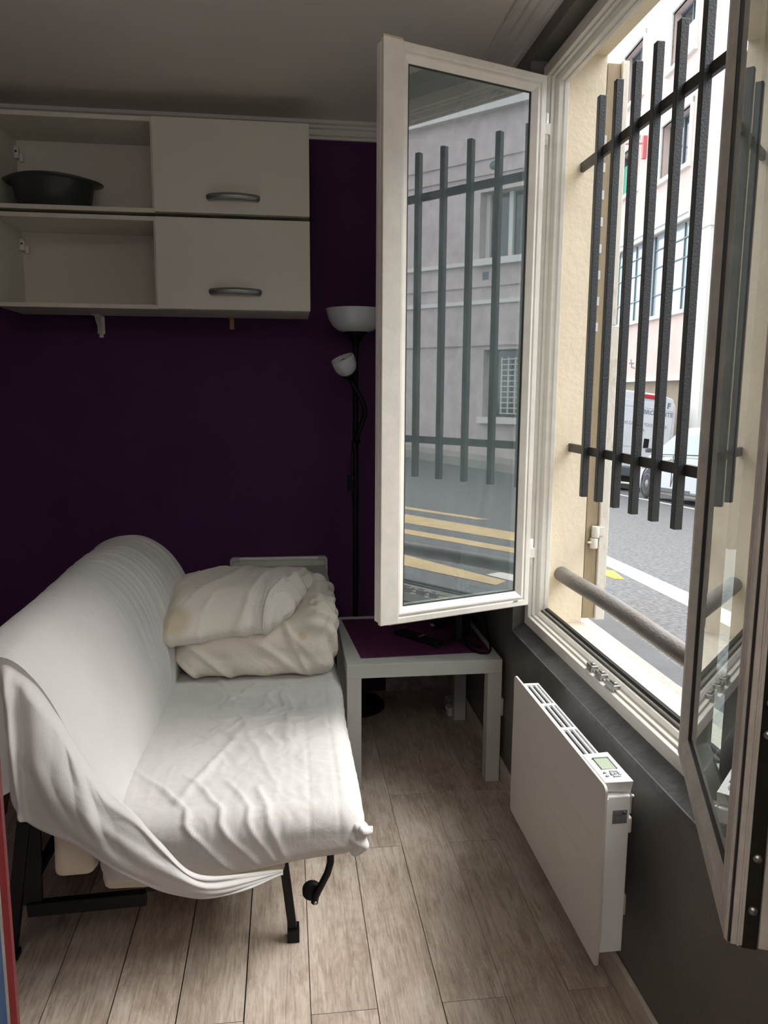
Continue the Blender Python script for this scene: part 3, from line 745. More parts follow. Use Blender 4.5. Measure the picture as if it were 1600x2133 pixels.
# tuck of cloth at the near corner
b = MB()
def knot(p, n):
    w = .007*nz(p.x*30, p.y*30, p.z*30)+.003*math.sin(p.z*150+p.x*110); return p+n*w
b.rbox((.160, 1.705, .315), (.022, .020, .040), .018, (24, 24, 30), knot)
b.rbox((.180, 1.692, .346), (.018, .012, .010), .009, (22, 18, 16), knot)
b.build('corner_tuck', M['cover'], S)
# throw end hanging over the near side
TOP = [(-.79, 1.86, .50), (-.755, 1.80, .70), (-.70, 1.74, .785), (-.645, 1.712, .803), (-.605, 1.705, .790), (-.560, 1.703, .748), (-.512, 1.700, .665), (-.462, 1.695, .57), (-.415, 1.68, .505), (-.352, 1.668, .452), (-.295, 1.662, .378), (-.225, 1.660, .296), (-.115, 1.672, .268), (-.021, 1.682, .262)]
HEM = [(-.834, 1.95, .377), (-.756, 1.9, .405), (-.695, 1.86, .439), (-.643, 1.76, .495), (-.604, 1.69, .474), (-.567, 1.68, .44), (-.499, 1.67, .406), (-.437, 1.66, .37), (-.366, 1.655, .317), (-.283, 1.65, .26), (-.219, 1.65, .238), (-.153, 1.652, .235), (-.088, 1.66, .243), (-.021, 1.68, .255)]
def drape(u, v):
    a = Vector(catmull(TOP, u)); h = Vector(catmull(HEM, u)); p = a.lerp(h, v)
    bow = math.sin(PI*min(1, v*.9))
    p.y -= .035*bow*sstep(.25, .45, u)*sstep(1.0, .75, u)
    # folds hanging from the rim
    amp = .006*sstep(0, .12, v)*sstep(.95, .5, v)*sstep(.18, .30, u)*sstep(.72, .5, u)
    p.y -= amp*max(-.5, math.sin(u*52-4*v+3*nz(u*6, v*2)))
    p.y -= .022*sstep(0, .10, v)*sstep(.2, .3, u)*sstep(.75, .55, u)
    p.y -= .020*math.exp(-((u-.30-.05*v)/.016)**2)*sstep(0, .2, v)
    # the thick diagonal fold along the top edge towards the seat
    p.y -= .020*sstep(.55, .68, u)*sstep(.97, .85, u)*math.exp(-((v-.06)/.16)**2)
    p.y += .006*nz(u*9, v*5, 1.)
    if u < .62:
        q = sstep(.12, 0, v)*sstep(.62, .5, u); p.x += (-.57-p.x)*.02*q; p.z += (.5-p.z)*.02*q
    # hem roll
    p.y -= .006*sstep(.93, 1, v)
    return tuple(p)
b = MB(); b.grid(drape, 260, 50)
b.build('throw_end', M['cover'], S, solid=.003)
# folded mattress below
def soft(p, n): return p+n*(.004*nz(p.x*8, p.y*8, p.z*8))
b = MB(); b.rbox((-.505, 2.32, .345), (.050, .60, .095), .025, (10, 40, 14), soft); b.build('folded_mattress', M['matt'], S)
b = MB(); b.rbox((-.235, 2.32, .232), (.218, .585, .038), .028, (24, 40, 10), soft); b.build('folded_mattress', M['matt'], S)
# metal frame
for (y, nm) in ((1.80, 0), (2.88, 1)):
    b = MB(); b.beam((-.615, y, .50), (-.628, y, .14), .045, .012, up=(0, 1, 0)); b.beam((-.632, y, .38), (-.688, y, .016), .030, .022, up=(0, 1, 0)); b.box(-.705, -.668, y-.016, y+.016, 0, .016)
    b.build('rear_leg', M['black'], S, bevel=.002)
    b = MB(); b.beam((-.64, y, .128), (-.36, y, .136), .022, .035); b.beam((-.36, y, .165), (-.02, y, .195), .02, .022); b.build('side_rail', M['black'], S, bevel=.002)
    b = MB(); b.beam((-.022, y-.015, .235), (.000, y-.015, .03), .022, .020, up=(0, 1, 0)); b.box(-.014, .017, y-.033, y+.005, 0, .034); b.build('front_leg', M['black'], S, bevel=.002)
    b = MB(); b.tube([(.098, y, .26), (.098, y, .195), (.090, y, .165), (.060, y, .105), (.056, y, .085)], .0095, 8); wa = b.build('wheel_arm', M['black'], S)
    b = MB(); b.lathe([(0, -.011), (.022, -.011), (.024, -.008), (.024, .008), (.022, .011), (0, .011)], (.050, y+.018, .108), axis=(0, 1, 0), n=24); b.build('wheel', M['blackp'], wa)
    b = MB(); b.lathe([(0, 0), (.0045, 0), (.004, .003), (0, .004)], (.058, y-.010, .092), axis=(0, -1, 0), n=10); b.build('wheel_bolt', M['zinc'], wa)
for q in (((-.64, 1.80, .17), (-.64, 2.90, .17)), ((-.02, 1.79, .19), (-.02, 2.90, .19)), ((.085, 1.80, .235), (.085, 2.88, .235))):
    b = MB(); b.beam(*q, .02, .022); b.build('long_rail', M['black'], S, bevel=.002)
for i in range(9):
    y = 1.86+i*.12
    b = MB(); b.beam((-.80, y, .20), (-.715, y, .60), .055, .008, up=(1, 0, .2)); b.build('slat', M['slat'], S, bevel=.002)
for q in (((-.81, 1.76, .16), (-.72, 1.76, .62)), ((-.81, 2.9, .16), (-.72, 2.9, .62))):
    b = MB(); b.beam(*q, .02, .03, up=(0, 1, 0)); b.build('slat_frame', M['black'], S, bevel=.002)

# ------------------------------------------------------------------ duvet and pillow
def duvfn(p, n):
    x, y, z = p
    u = (x+.39)/.55; v = (y-2.52)/.44
    top = sstep(.46, .54, z)
    z += top*(.015*sstep(0, 1, u)+.035*sstep(.1, 1, v)+.062*sstep(.68, .92, u))
    # rolled layers on the window side and front
    rgt = sstep(.02, .13, x)
    w = .008*rgt*math.sin((math.atan2(z-.52, (y-2.72)*.9))*5+math.hypot(z-.52, (y-2.72))*120+3*nz(y*12, z*12))
    w += .006*sstep(-.1, .1, x)*math.sin(y*75+z*60+x*30+3*nz(x*8, y*8, z*8))*sstep(.47, .55, z)
    # diagonal tension folds on the front face
    fr = sstep(2.62, 2.54, y)
    w += fr*.011*max(-.3, ridged((x+z*1.1)*10, z*2.5, 1.5)-.45)*sstep(.16, .0, x)
    w += fr*.008*math.exp(-((x-.02-(.52-z)*.5)/.010)**2)
    w += .007*nz(x*9, y*9, z*9)
    # slumped front lower edge and hollow left end
    y -= fr*0.02*sstep(.50, .42, z)
    x += .03*sstep(-.30, -.40, x)*sstep(.50, .42, z)
    return Vector((x+n.x*w, y+n.y*w, z+n.z*w))
du = MB(); du.rbox((-.112, 2.745, .492), (.278, .215, .085), .072, (90, 70, 40), duvfn)
DU = empty('folded_duvet', (-.11, 2.75, .405))
tag(DU, 'folded ivory duvet with a round stain on its rolled end, under the pillow', 'duvet')
du.build('folded_body', M['duvet'], DU)
def spiral(t):
    a = t*4.2*PI; r = .012+.072*t
    return (.150+.012*math.sin(a*.5), 2.735+r*math.cos(a)*1.15, .520+r*math.sin(a)*.80)
b = MB(); b.tube([spiral(i/120) for i in range(121)], [.010+.004*math.sin(i*.35) for i in range(121)], 10); b.build('rolled_edge', M['duvet'], DU)
def pilfn(p, n):
    x, y, z = p
    u = (x+.42)/.56; v = (y-2.50)/.46
    up = 1 if n.z > 0 else 0
    # pillow plumpness
    e = (1-(2*u-1)**4)*(1-(2*v-1)**4); e = max(0, e)
    z0 = .635
    z = z0+(z-z0)*(.35+.75*e**.5)
    # tilt: back rises, front edge droops over the duvet
    z += .030*sstep(0, .7, v)-.012*sstep(.7, 1, v)-.055*sstep(.35, 0, v)*(1-.75*u)+.010*u-.008
    w = .011*max(-.25, ridged((x-y*.55)*6.5, (y+x*.6)*2.2, .7)-.5)+.005*max(-.2, ridged((x-y*.3)*15, (y+x*.6)*6, 2.7)-.5)+.010*nz(x*5, y*5, 4)
    w += .012*sstep(.75, .98, u)*math.sin(y*70+x*25+4*nz(x*9, y*6))
    # ragged front hem
    y += .022*nz(x*6, 1.3, 2)*sstep(.3, 0, v)+.05*sstep(.75, 1, u)*sstep(.45, 0, v)
    x += -.02*sstep(.3, 0, v)*sstep(.2, 0, u)
    x -= .13*sstep(.45, 1, u)*(1-v)+.02*sstep(.6, 1, u)
    return Vector((x+n.x*w, y+n.y*w, z+n.z*w))
b = MB(); b.rbox((-.140, 2.730, .640), (.280, .230, .058), .050, (90, 80, 20), pilfn)
PI_ = empty('pillow', (-.14, 2.73, .58)); tag(PI_, 'limp ivory pillow with a yellowish stained corner, lying on the folded duvet', 'pillow')
b.build('pillowcase', M['pillow'], PI_)

# ------------------------------------------------------------------ radiator
H = empty('electric_radiator', (.685, 1.74, .15)); tag(H, 'white slim electric panel radiator with a keypad on top, hung under the window', 'radiator')
px = .650; ry0, ry1, rz0, rz1 = 1.414, 2.062, .155, .574
b = MB()
r = .018
def rr(y0, y1, z0, z1, r, n=6):
    pts = []
    for cy_, cz_, a0 in ((y1-r, z1-r, 0), (y0+r, z1-r, 90), (y0+r, z0+r, 180), (y1-r, z0+r, 270)):
        for k in range(n+1):
            a = math.radians(a0+90*k/n); pts.append((cy_+r*math.cos(a), cz_+r*math.sin(a)))
    return pts
b.prism(rr(ry0, ry1, rz0, rz1, .014), 0, 'x', px-.003, px+.003)
b.build('front_panel', M['heater'], H, bevel=.001)
b = MB(); b.box(px-.0042, px-.0029, 1.50, 1.84, .268, .270); b.box(px-.0042, px-.0029, 1.455, 1.85, .352, .354); b.box(px-.0042, px-.0029, 1.455, 1.86, .430, .432)
b.build('panel_crease', M['heater'], H, bevel=.0005)
bx0, bx1 = .655, .710
b = MB(); b.box(bx0, bx1, ry0+.014, ry1-.03, .180, .545)
b.build('body', M['heaterw'], H, bevel=.003)
# slotted top: strips between slots
b = MB(); zt = .556
b.box(bx0-.002, bx1, 1.585, 2.034, .5455, .549)
b.build('slot_tray', M['gasket'], H)
b = MB()
for xx in (.655, .669, .6835, .698, .7085): b.box(xx-.0022, xx+.0022, 1.58, 2.034, .549, zt)
for yy in (1.58, 1.735, 1.885, 2.030): b.box(bx0-.002, bx1+.0006, yy-.006, yy+.006, .549, zt+.0003)
b.build('top_grille', M['heaterw'], H, bevel=.0006)
b = MB(); b.hexa([(bx0-.002, 1.445, .547), (.714, 1.436, .547), (.714, 1.578, .547), (bx0-.002, 1.578, .547), (bx0-.001, 1.432, .575), (.714, 1.426, .578), (.714, 1.560, .578), (bx0-.001, 1.560, .575)])
cp = b.build('control_panel', M['heaterw'], H, bevel=.002)
def onp(x): return .575+(x-bx0)*.003/.059
b = MB(); b.box(.668, .701, 1.484, 1.533, .5745, .5785); b.build('display', M['lcd'], cp, bevel=.0005)
b = MB(); b.box(.666, .703, 1.531, 1.535, .575, .5792); b.box(.700, .703, 1.482, 1.535, .575, .5792); b.build('display_rim', M['btnd'], cp)
for (x0, x1, y0, y1) in ((.6655, .6715, 1.466, 1.472), (.6655, .6715, 1.452, 1.458), (.680, .697, 1.4695, 1.4755), (.6785, .6835, 1.456, 1.468), (.6945, .7, 1.456, 1.468), (.680, .697, 1.448, 1.4535), (.686, .692, 1.459, 1.465)):
    b = MB(); b.box(x0, x1, y0, y1, .575, .5796); b.build('button', M['btn'], cp, bevel=.001)
for (x, z) in ((.657, .540), (.713, .545), (.657, .33)):
    b = MB(); b.ellipsoid((x, ry0+.012, z), (.0035, .003, .0035), 6); b.build('screw_cap', M['heaterw'], H)
ys = ry0+.0135
b = MB(); b.box(.672, .704, ys-.0006, ys+.0003, .483, .513); st = b.build('rating_label', M['sticker'], H)
text_mb('CE', .009, (.678, ys-.0008, .502), (1, 0, 0), (0, 0, 1), M['btnd'], 'ce_mark', st, thick=.0001)
b = MB(); b.lathe([(0, 0), (.0045, 0), (0, .0003)], (.697, ys-.0007, .507), axis=(0, -1, 0), n=16)
for k in range(5): b.box(.674, .702-.003*(k % 2), ys-.0008, ys-.0006, .4945-.0024*k, .4952-.0024*k)
b.box(.684, .689, ys-.0008, ys-.0006, .499, .504); b.box(.690, .6925, ys-.0008, ys-.0006, .4985, .505)
b.build('label_print', M['btnd'], st)
for y in (1.50, 1.95):
    for z in (.22, .47):
        b = MB(); b.box(bx1, .7605, y+.02, y+.05, z-.025, z+.025); b.build('wall_bracket', M['white'], H, bevel=.003)
b = MB(); b.box(.710, .719, 1.432, 1.452, .455, .492); b.build('cable_gland', M['white'], H, bevel=.004)

# ------------------------------------------------------------------ board at the left edge
pb = empty('striped_board', (-.47, .90, 0)); tag(pb, 'blue board with a white line and red border at the lower left photo edge', 'board')
b = MB(); b.box(-.60, -.3525, .896, .904, 0, 1.15); b.build('blue_field', M['blue'], pb)
b = MB(); b.box(-.3525, -.349, .8955, .904, 0, 1.15); b.build('white_line', M['linew'], pb)
b = MB(); b.box(-.349, -.341, .8955, .904, 0, 1.15); b.build('red_border', M['redp'], pb)

# ------------------------------------------------------------------ street
gn = Vector((.077, .061, 1)); Z0 = .50+.077*1.3+.061*2
def G(x, y, dz=0): return Vector((x, y, Z0-.077*x-.061*y+dz))
D = Vector((.100, .995, 0)); N = Vector((.995, -.100, 0))
def UV(u, s, dz=0):
    """u = lateral distance from the house wall line at s, s = along the street"""
    p = D*s+N*u; return G(p.x, p.y, dz)
def slab(b, u0, u1, s0, s1, dz, th=.05, ns=1, jag=0.):
    for i in range(ns):
        a = lerp(s0, s1, i/ns); c = lerp(s0, s1, (i+1)/ns)
        P = [UV(u0, a, dz-th), UV(u1, a, dz-th), UV(u1, c, dz-th), UV(u0, c, dz-th), UV(u0, a, dz), UV(u1, a, dz), UV(u1, c, dz), UV(u0, c, dz)]
        b.hexa(P)
b = MB(); 
P = [G(1.0035, -14, -.3), G(16, -14, -.3), G(16, 60, -.3), G(1.0035, 60, -.3), G(1.0035, -14), G(16, -14), G(16, 60), G(1.0035, 60)]
b.hexa(P); tag(b.build('street', M['asph']), kind='structure')
b = MB()
P2 = [(1.0038, -14), (1.17, -14), (1.17, 2.1), (1.236, 2.86), (1.62, 6.8), (1.62, 12), (1.0038, 12)]
b.add([G(x, y, .004) for x, y in P2]+[G(x, y, -.05) for x, y in P2], [tuple(range(7)), tuple(range(13, 6, -1))]+[(i, (i+1) % 7, 7+(i+1) % 7, 7+i) for i in range(7)])
tag(b.build('sidewalk', M['walk']), kind='structure')
b = MB()
n = 60; vs = []
for i in range(n+1):
    y = -6+i*(12./n)*1.0
    xi = 1.00+.079*y+.0; xi = lerp(1.17, 1.236, (y-2.1)/.76) if y > 2.1 else 1.17
    xo = lerp(1.287, 1.383, (y-2.28)/.867)+.02*nz(y*9, 3)
    vs += [(xi, y), (xo, y)]
b.add([G(x, y, .002) for x, y in vs], [(2*i, 2*i+1, 2*i+3, 2*i+2) for i in range(n)])
b.add([G(x, y, -.05) for x, y in vs], [(2*i, 2*i+2, 2*i+3, 2*i+1) for i in range(n)])
tag(b.build('gutter', M['wet'], recalc=False), kind='structure')
def mark(pts, m, label, dz=.003, grp=None):
    b = MB(); n = len(pts)
    b.add([G(x, y, dz) for x, y in pts]+[G(x, y, -.02) for x, y in pts], [tuple(range(n)), tuple(range(2*n-1, n-1, -1))]+[(i, (i+1) % n, n+(i+1) % n, n+i) for i in range(n)])
    c = G(*pts[0]); o = b.build('road_marking', M[m], loc=c); tag(o, label, 'road marking', grp); return o
mark([(1.72, 1.5), (1.895, 1.5), (2.95, 12), (2.78, 12)], 'linew', 'wide white painted line along the grey road outside the window')
mark([(6.65, 10.5), (6.78, 10.5), (7.63, 19), (7.5, 19)], 'linew', 'thin white parking line beside the silver car on the far road side')
mark([(1.86, 4.10), (1.92, 4.10), (1.99, 4.40), (1.90, 4.45), (1.83, 4.5)], 'liney2', 'small bright yellow road mark seen right beside the shutter', .004)
for i, (pts, lab) in enumerate((
    ([(1.38, -.2), (1.60, -.35), (1.70, 1.63), (1.575, 1.66), (1.465, 1.205)], 'nearest yellow stripe of the loading bay, reflected lowest in the open sash'),
    ([(1.72, -.9), (1.87, -1.05), (2.80, 2.0), (2.66, 2.06)], 'middle thin yellow stripe reflected in the open sash'),
    ([(2.12, -.9), (2.50, -1.1), (3.10, .86), (2.95, 1.5), (2.62, .55)], 'broad yellow stripe reflected highest in the open sash'),
    ([(2.98, -.35), (3.10, -.42), (3.40, .35), (3.27, .30)], 'short yellow zigzag piece reflected above the broad stripe'),
    )):
    mark(pts, 'liney', lab, .003, 'yellow loading bay stripes')

# ------------------------------------------------------------------ pink building opposite
OFF = 9.2
def FX(s, z, o=0.): return D*s+N*(OFF+o)+Vector((0, 0, z))
def Fbox(b, s0, s1, o0, o1, z0, z1):
    P = [FX(s0, z0, o0), FX(s1, z0, o0), FX(s1, z0, o1), FX(s0, z0, o1), FX(s0, z1, o0), FX(s1, z1, o0), FX(s1, z1, o1), FX(s0, z1, o1)]
    b.hexa(P)
def wall_with_holes(b, s0, s1, z0, z1, holes, th=.35, o=0.):
    ss = sorted({s0, s1, *[h[0] for h in holes], *[h[1] for h in holes]}); zs = sorted({z0, z1, *[h[2] for h in holes], *[h[3] for h in holes]})
    for i in range(len(ss)-1):
        for j in range(len(zs)-1):
            cs, cz_ = (ss[i]+ss[i+1])/2, (zs[j]+zs[j+1])/2
            if any(h[0] < cs < h[1] and h[2] < cz_ < h[3] for h in holes): continue
            Fbox(b, ss[i], ss[i+1], o, o+th, zs[j], zs[j+1])
# facade frame uses D,N with s measured the same way as the calibration
D = Vector((.076, .997, 0)).normalized(); N = Vector((.997, -.076, 0)).normalized()
B1 = empty('apartment_building', tuple(FX(26, -2))); tag(B1, 'pink rendered apartment building with white cornices across the street', 'building')
wins = [(21.35, 23.25, 7.5, 9.0), (21.4, 22.95, 10.4, 11.9), (25.15, 26.95, 7.8, 9.2), (25.1, 26.75, 10.6, 12.25), (28.8, 30.3, 7.8, 9.2), (28.8, 30.3, 10.6, 12.2)]
big = (20.95, 27.6, 3.66, 6.02)
b = MB(); wall_with_holes(b, 20.45, 36, 1.78, 15, wins+[big]); b.build('wall', M['pink'], B1)
b = MB(); wall_with_holes(b, 20.45, 36, -3, 1.78, [(22.2, 24.0, -1.5, 1.2), (25, 27, -1.5, 1.2)], o=.25); b.build('ground_floor', M['beigeb'], B1)
b = MB(); Fbox(b, 20.45, 36, -.10, .02, 1.76, 1.88); b.build('base_moulding', M['creamw'], B1)
b = MB(); Fbox(b, 20.8, 27.8, -.12, .02, 6.02, 6.14); Fbox(b, 20.8, 27.8, -.20, .02, 6.14, 6.28); b.build('cornice', M['creamw'], B1)
b = MB(); Fbox(b, 20.8, 27.8, -.12, .02, 3.56, 3.66); b.build('long_sill', M['creamw'], B1)
b = MB()
for s in (20.72, 23.85, 24.7, 27.4):
    Fbox(b, s-.006, s+.006, -.004, .01, 6.3, 15)
for z in (7.2, 9.6, 10.1, 12.6): Fbox(b, 20.45, 36, -.004, .01, z-.008, z+.008)
b.build('panel_joint', M['greyr'], B1)
for i, (s0, s1, z0, z1) in enumerate(wins):
    b = MB(); Fbox(b, s0-.14, s0, -.05, .05, z0-.1, z1+.14); Fbox(b, s1, s1+.14, -.05, .05, z0-.1, z1+.14); Fbox(b, s0-.14, s1+.14, -.06, .05, z1, z1+.14); Fbox(b, s0-.2, s1+.2, -.12, .05, z0-.12, z0)
    w = b.build('window', M['creamw'], B1)
    b = MB(); Fbox(b, s0, s1, .26, .30, z0, z1); b.build('pane', M['dglass'] if i != 1 else M['dglass'], w)
    b = MB(); m_ = (s0+s1)/2
    for a in (s0+.03, m_, s1-.03): Fbox(b, a-.03, a+.03, .22, .27, z0, z1)
    Fbox(b, s0, s1, .22, .27, z1-.06, z1); Fbox(b, s0, s1, .22, .27, z0, z0+.06); b.build('window_frame', M['gframe'], w)
    if i == 2:
        b = MB(); Fbox(b, m_-.1, s1-.05, .20, .22, z0, z1-.3); b.build('green_blind', M['green'], w)
    if i == 1:
        b = MB(); Fbox(b, s0+.25, m_+.35, .20, .22, z0, z1-.55); b.build('white_blind', M['plate'], w)
b = MB(); Fbox(b, big[0], big[1], .14, .18, big[2], big[3]); gp = b.build('studio_window', M['pglass'], B1)
b = MB()
for s in (21.55, 22.35, 23.6, 24.3, 25.1, 25.9, 26.7): Fbox(b, s-.02, s+.02, .10, .15, big[2], big[3])
for z in (4.30, 5.10, 5.62): Fbox(b, big[0], big[1], .10, .15, z-.015, z+.015)
Fbox(b, 23.55, 23.68, .08, .15, big[2], big[3]); b.build('glazing_bar', M['gframe'], gp)
b = MB(); b.tube([FX(20.38, -2, -.10), FX(20.38, 15, -.10)], .055, 12)
for z in (2.5, 4.2, 7.2, 10): b.tube([FX(20.38, z, -.10), FX(20.38, z+.12, -.10)], .075, 12)
b.build('downpipe', M['pipe'], B1)
b = MB(); b.tube([FX(24.5, 8.95, -.05), FX(25.0, 9.05, -.8), FX(25.4, 9.1, -1.3)], .03, 8); Fbox(b, 24.42, 24.56, -.12, .02, 8.5, 9.15); lm = b.build('lamp_arm', M['red'], B1)
b = MB(); b.ellipsoid(tuple(FX(25.6, 9.05, -1.5)), (.22, .34, .11), 8); b.build('street_lamp_head', M['greycap'], lm)
b = MB()
for k in range(5):
    a = k*1.1; b.tube([FX(24.55+.12*math.cos(a), 2.25+.1*math.sin(a*1.7), -.004), FX(24.75+.2*math.cos(a+1.4), 2.35+.14*math.sin(a+2), -.004)], .018, 5)
b.build('graffiti_tag', M['gframe'], B1)
# nearer building
B2 = empty('rendered_building', tuple(FX(8, -1))); tag(B2, 'pinkish grey rendered building with white corner pillar, nearer across the street', 'building')
ZT = 7.4
h2 = [(-3.15, -2.25, 3.45, 4.46), (-3.02, -1.75, 1.00, 2.06), (-6.5, -5.4, 3.45, 4.46), (3, 4.2, 1, 2.4), (3, 4.2, 3.6, 4.8), (8, 9.2, 1, 2.4), (8, 9.2, 3.6, 4.8)]
b = MB(); wall_with_holes(b, -14, 19.0, -2.5, 5.6, h2); b.build('wall', M['greyr'], B2)
b = MB(); Fbox(b, -14, 19.0, -.14, .35, 5.6, 5.9); Fbox(b, -14, 19.0, -.25, .35, 5.9, 6.15); b.build('roof_cornice', M['creamw'], B2)
b = MB(); Fbox(b, 19.0, 19.62, 0, .35, -2.5, 12.5); Fbox(b, 19.62, 19.95, -.12, .35, 5.75, 12.5); Fbox(b, 19.35, 20.2, -.20, .02, -2.5, 5.5); Fbox(b, 19.3, 20.28, -.26, .35, 5.5, 5.75); Fbox(b, 16, 19.3, -.02, .3, 6.15, 12.5)
b.build('corner_pillar', M['creamw'], B2)
b = MB(); Fbox(b, 19.95, 20.44, 0, .35, -2.5, 15); b.build('pink_strip', M['pink'], B2)
b = MB()
for z in (4.72, 4.95, 3.05, 2.14): Fbox(b, -14, 19, -.03, .01, z-.015, z+.015)
b.build('string_course', M['greyr'], B2)
b = MB()
for z, o_ in ((3.40, .06), (2.80, .04)): Fbox(b, -14, 19, -o_, .01, z-.03, z+.03)
b.build('sill_band', M['creamw'], B2)
for i, (s0, s1, z0, z1) in enumerate(h2):
    b = MB(); Fbox(b, s0-.05, s1+.05, -.10, .02, z0-.10, z0); w = b.build('window', M['creamw'], B2)
    b = MB(); Fbox(b, s0, s1, .24, .28, z0, z1); b.build('pane', M['dglass'], w)
    b = MB(); m_ = (s0+s1)/2
    for a in (s0+.04, m_, s1-.04): Fbox(b, a-.035, a+.035, .18, .25, z0, z1)
    b.build('window_frame', M['creamw'], w)
    if i == 1:
        b = MB()
        for k in range(8): s = s0+.30+k*(s1-s0-.3)/8; Fbox(b, s-.008, s+.008, .06, .08, z0+.05, z1-.12)
        for k in range(11): z = z0+.06+k*.085; Fbox(b, s0+.28, s1, .06, .08, z-.007, z+.007)
        b.build('white_grille', M['creamw'], w)
b = MB()
for s in (-3.02, -2.85): Fbox(b, s-.055, s+.055, -.006, .01, 3.14, 3.26)
b.build('vent', M['gframe'], B2)
b = MB(); c = FX(-2.93, 4.83, -.004); b.lathe([(0, 0), (.06, 0), (.06, .01), (0, .01)], c, axis=-N, n=16); b.build('round_plaque', M['gframe'], B2)
# sidewalk opposite
b = MB()
def kerb(b, s0, s1, o0, o1, dz):
    P = []
    for dzz in (-.1, dz):
        for s, o in ((s0, o0), (s1, o0), (s1, o1), (s0, o1)):
            p = D*s+N*(OFF+o); P.append(G(p.x, p.y, dzz))
    b.hexa(P[:4]+P[4:])
for i in range(8): kerb(b, -14+i*6.25, -14+(i+1)*6.25, -1.3, 0.02, .12)
tag(b.build('far_sidewalk', M['walk']), kind='structure')

# ------------------------------------------------------------------ vehicles
Fv = Vector((.101, .993, -.0684)).normalized(); U = gn.normalized(); Rv = Fv.cross(U).normalized()
def vxf(o, yaw=0., roll=0.):
    R = Matrix((Rv, Fv, U)).transposed()
    R = R @ Matrix.Rotation(yaw, 3, 'Z') @ Matrix.Rotation(roll, 3, 'Y')
    X = R.to_4x4(); X.translation = o; return X
# car: local x to the right, y forward, z up; origin at the ground under the front left wheel
CO = Vector((7.402, 15.022, -.764))
X = vxf(CO)
car = empty('hatchback_car', tuple(CO)); tag(car, 'silver hatchback car parked across the street behind the white van', 'car')
W = 1.66
prof = [(-3.45, .30), (-3.50, .55), (-3.42, .85), (.15, .92), (.45, .82), (.68, .66), (.74, .45), (.70, .24), (.42, .18), (-2.9, .18)]
def body(b, prof, inset_top, x0, x1):
    n = len(prof); vs = []
    for sgn, xx in ((0, x0), (1, x1)):
        for y, z in prof:
            k = sstep(.5, 1.0, z)*inset_top; vs.append((xx+(k if not sgn else -k), y, z))
    b.add(vs, [tuple(range(n)), tuple(range(2*n-1, n-1, -1))]+[(i, (i+1) % n, n+(i+1) % n, n+i) for i in range(n)])
b = MB(X); body(b, prof, .06, 0, W); b.build('body', M['car'], car, bevel=.05, bseg=3)
cab = [(-3.32, .84), (-3.05, 1.33), (-2.5, 1.44), (-1.2, 1.46), (-.75, 1.40), (.12, .90)]
def cabin(b, P, x0, x1, zt):
    n = len(P); vs = []
    for sgn, xx in ((0, x0), (1, x1)):
        for y, z in P:
            k = .06+.22*sstep(.85, 1.45, z); vs.append((xx+(k if not sgn else -k), y, z))
    b.add(vs, [tuple(range(n)), tuple(range(2*n-1, n-1, -1))]+[(i, (i+1) % n, n+(i+1) % n, n+i) for i in range(n)])
b = MB(X); cabin(b, cab, 0, W, 1.46); b.build('cabin', M['car'], car, bevel=.02)
def side_glass(b, P, x0, off):
    vs = []
    for y, z in P:
        k = .06+.22*sstep(.85, 1.45, z); vs.append((x0+k-off, y, z)); 
    n = len(P); vs += [(v[0]+.03, v[1], v[2]) for v in vs]
    b.add(vs, [tuple(range(n)), tuple(range(2*n-1, n-1, -1))]+[(i, (i+1) % n, n+(i+1) % n, n+i) for i in range(n)])
for P in ([(-.02, .93), (-.70, 1.34), (-1.18, 1.38), (-1.14, .93)], [(-1.24, .93), (-1.28, 1.38), (-2.1, 1.36), (-2.3, .93)], [(-.36, .93), (.02, .93), (-.30, 1.09)]):
    b = MB(X); side_glass(b, P, 0, .012); b.build('side_window', M['cglass'], car)
b = MB(X); b.hexa([(.12, .11, .93), (W-.12, .11, .93), (W-.12, .13, .93), (.12, .13, .93), (.30, -.72, 1.40), (W-.30, -.72, 1.40), (W-.30, -.70, 1.42), (.30, -.70, 1.42)]); b.build('windscreen', M['cglass'], car)
for (xx, yy) in ((.09, 0), (.09, -2.75), (W-.09, 0), (W-.09, -2.75)):
    b = MB(X); b.lathe([(0, -.10), (.22, -.10), (.30, -.09), (.31, -.05), (.31, .05), (.30, .09), (.22, .10), (0, .10)], (xx, yy, .31), axis=(1, 0, 0), n=28); w = b.build('wheel', M['tyre'], car)
    b = MB(X); s = -1 if xx < .5 else 1
    b.lathe([(0, .112), (.06, .112), (.10, .085), (.19, .095), (.205, .105), (.205, .08), (0, .08)], (xx, yy, .31), axis=(s, 0, 0), n=24); b.build('rim', M['rim'], w)
    b = MB(X); b.lathe([(.33, 0), (.36, 0), (.36, .02), (.33, .02)], (xx+s*.082, yy, .31), axis=(s, 0, 0), n=24, closed=True); b.build('wheel_arch', M['plastic'], car)
b = MB(X); b.box(-.13, -.01, -.10, -.02, .95, 1.04); b.build('wing_mirror', M['plastic'], car, bevel=.02)
b = MB(X); b.box(-.006, .01, -2.1, -.45, .22, .27); b.box(-.005, .01, -1.21, -1.20, .3, .9); b.build('sill_trim', M['plastic'], car)
b = MB(X); b.box(-.03, 0, -1.15, -.98, .80, .84); b.build('door_handle', M['car'], car, bevel=.01)
b = MB(X); b.box(-.01, .05, .35, .62, .62, .74); b.build('headlamp', M['plate'], car, bevel=.02)
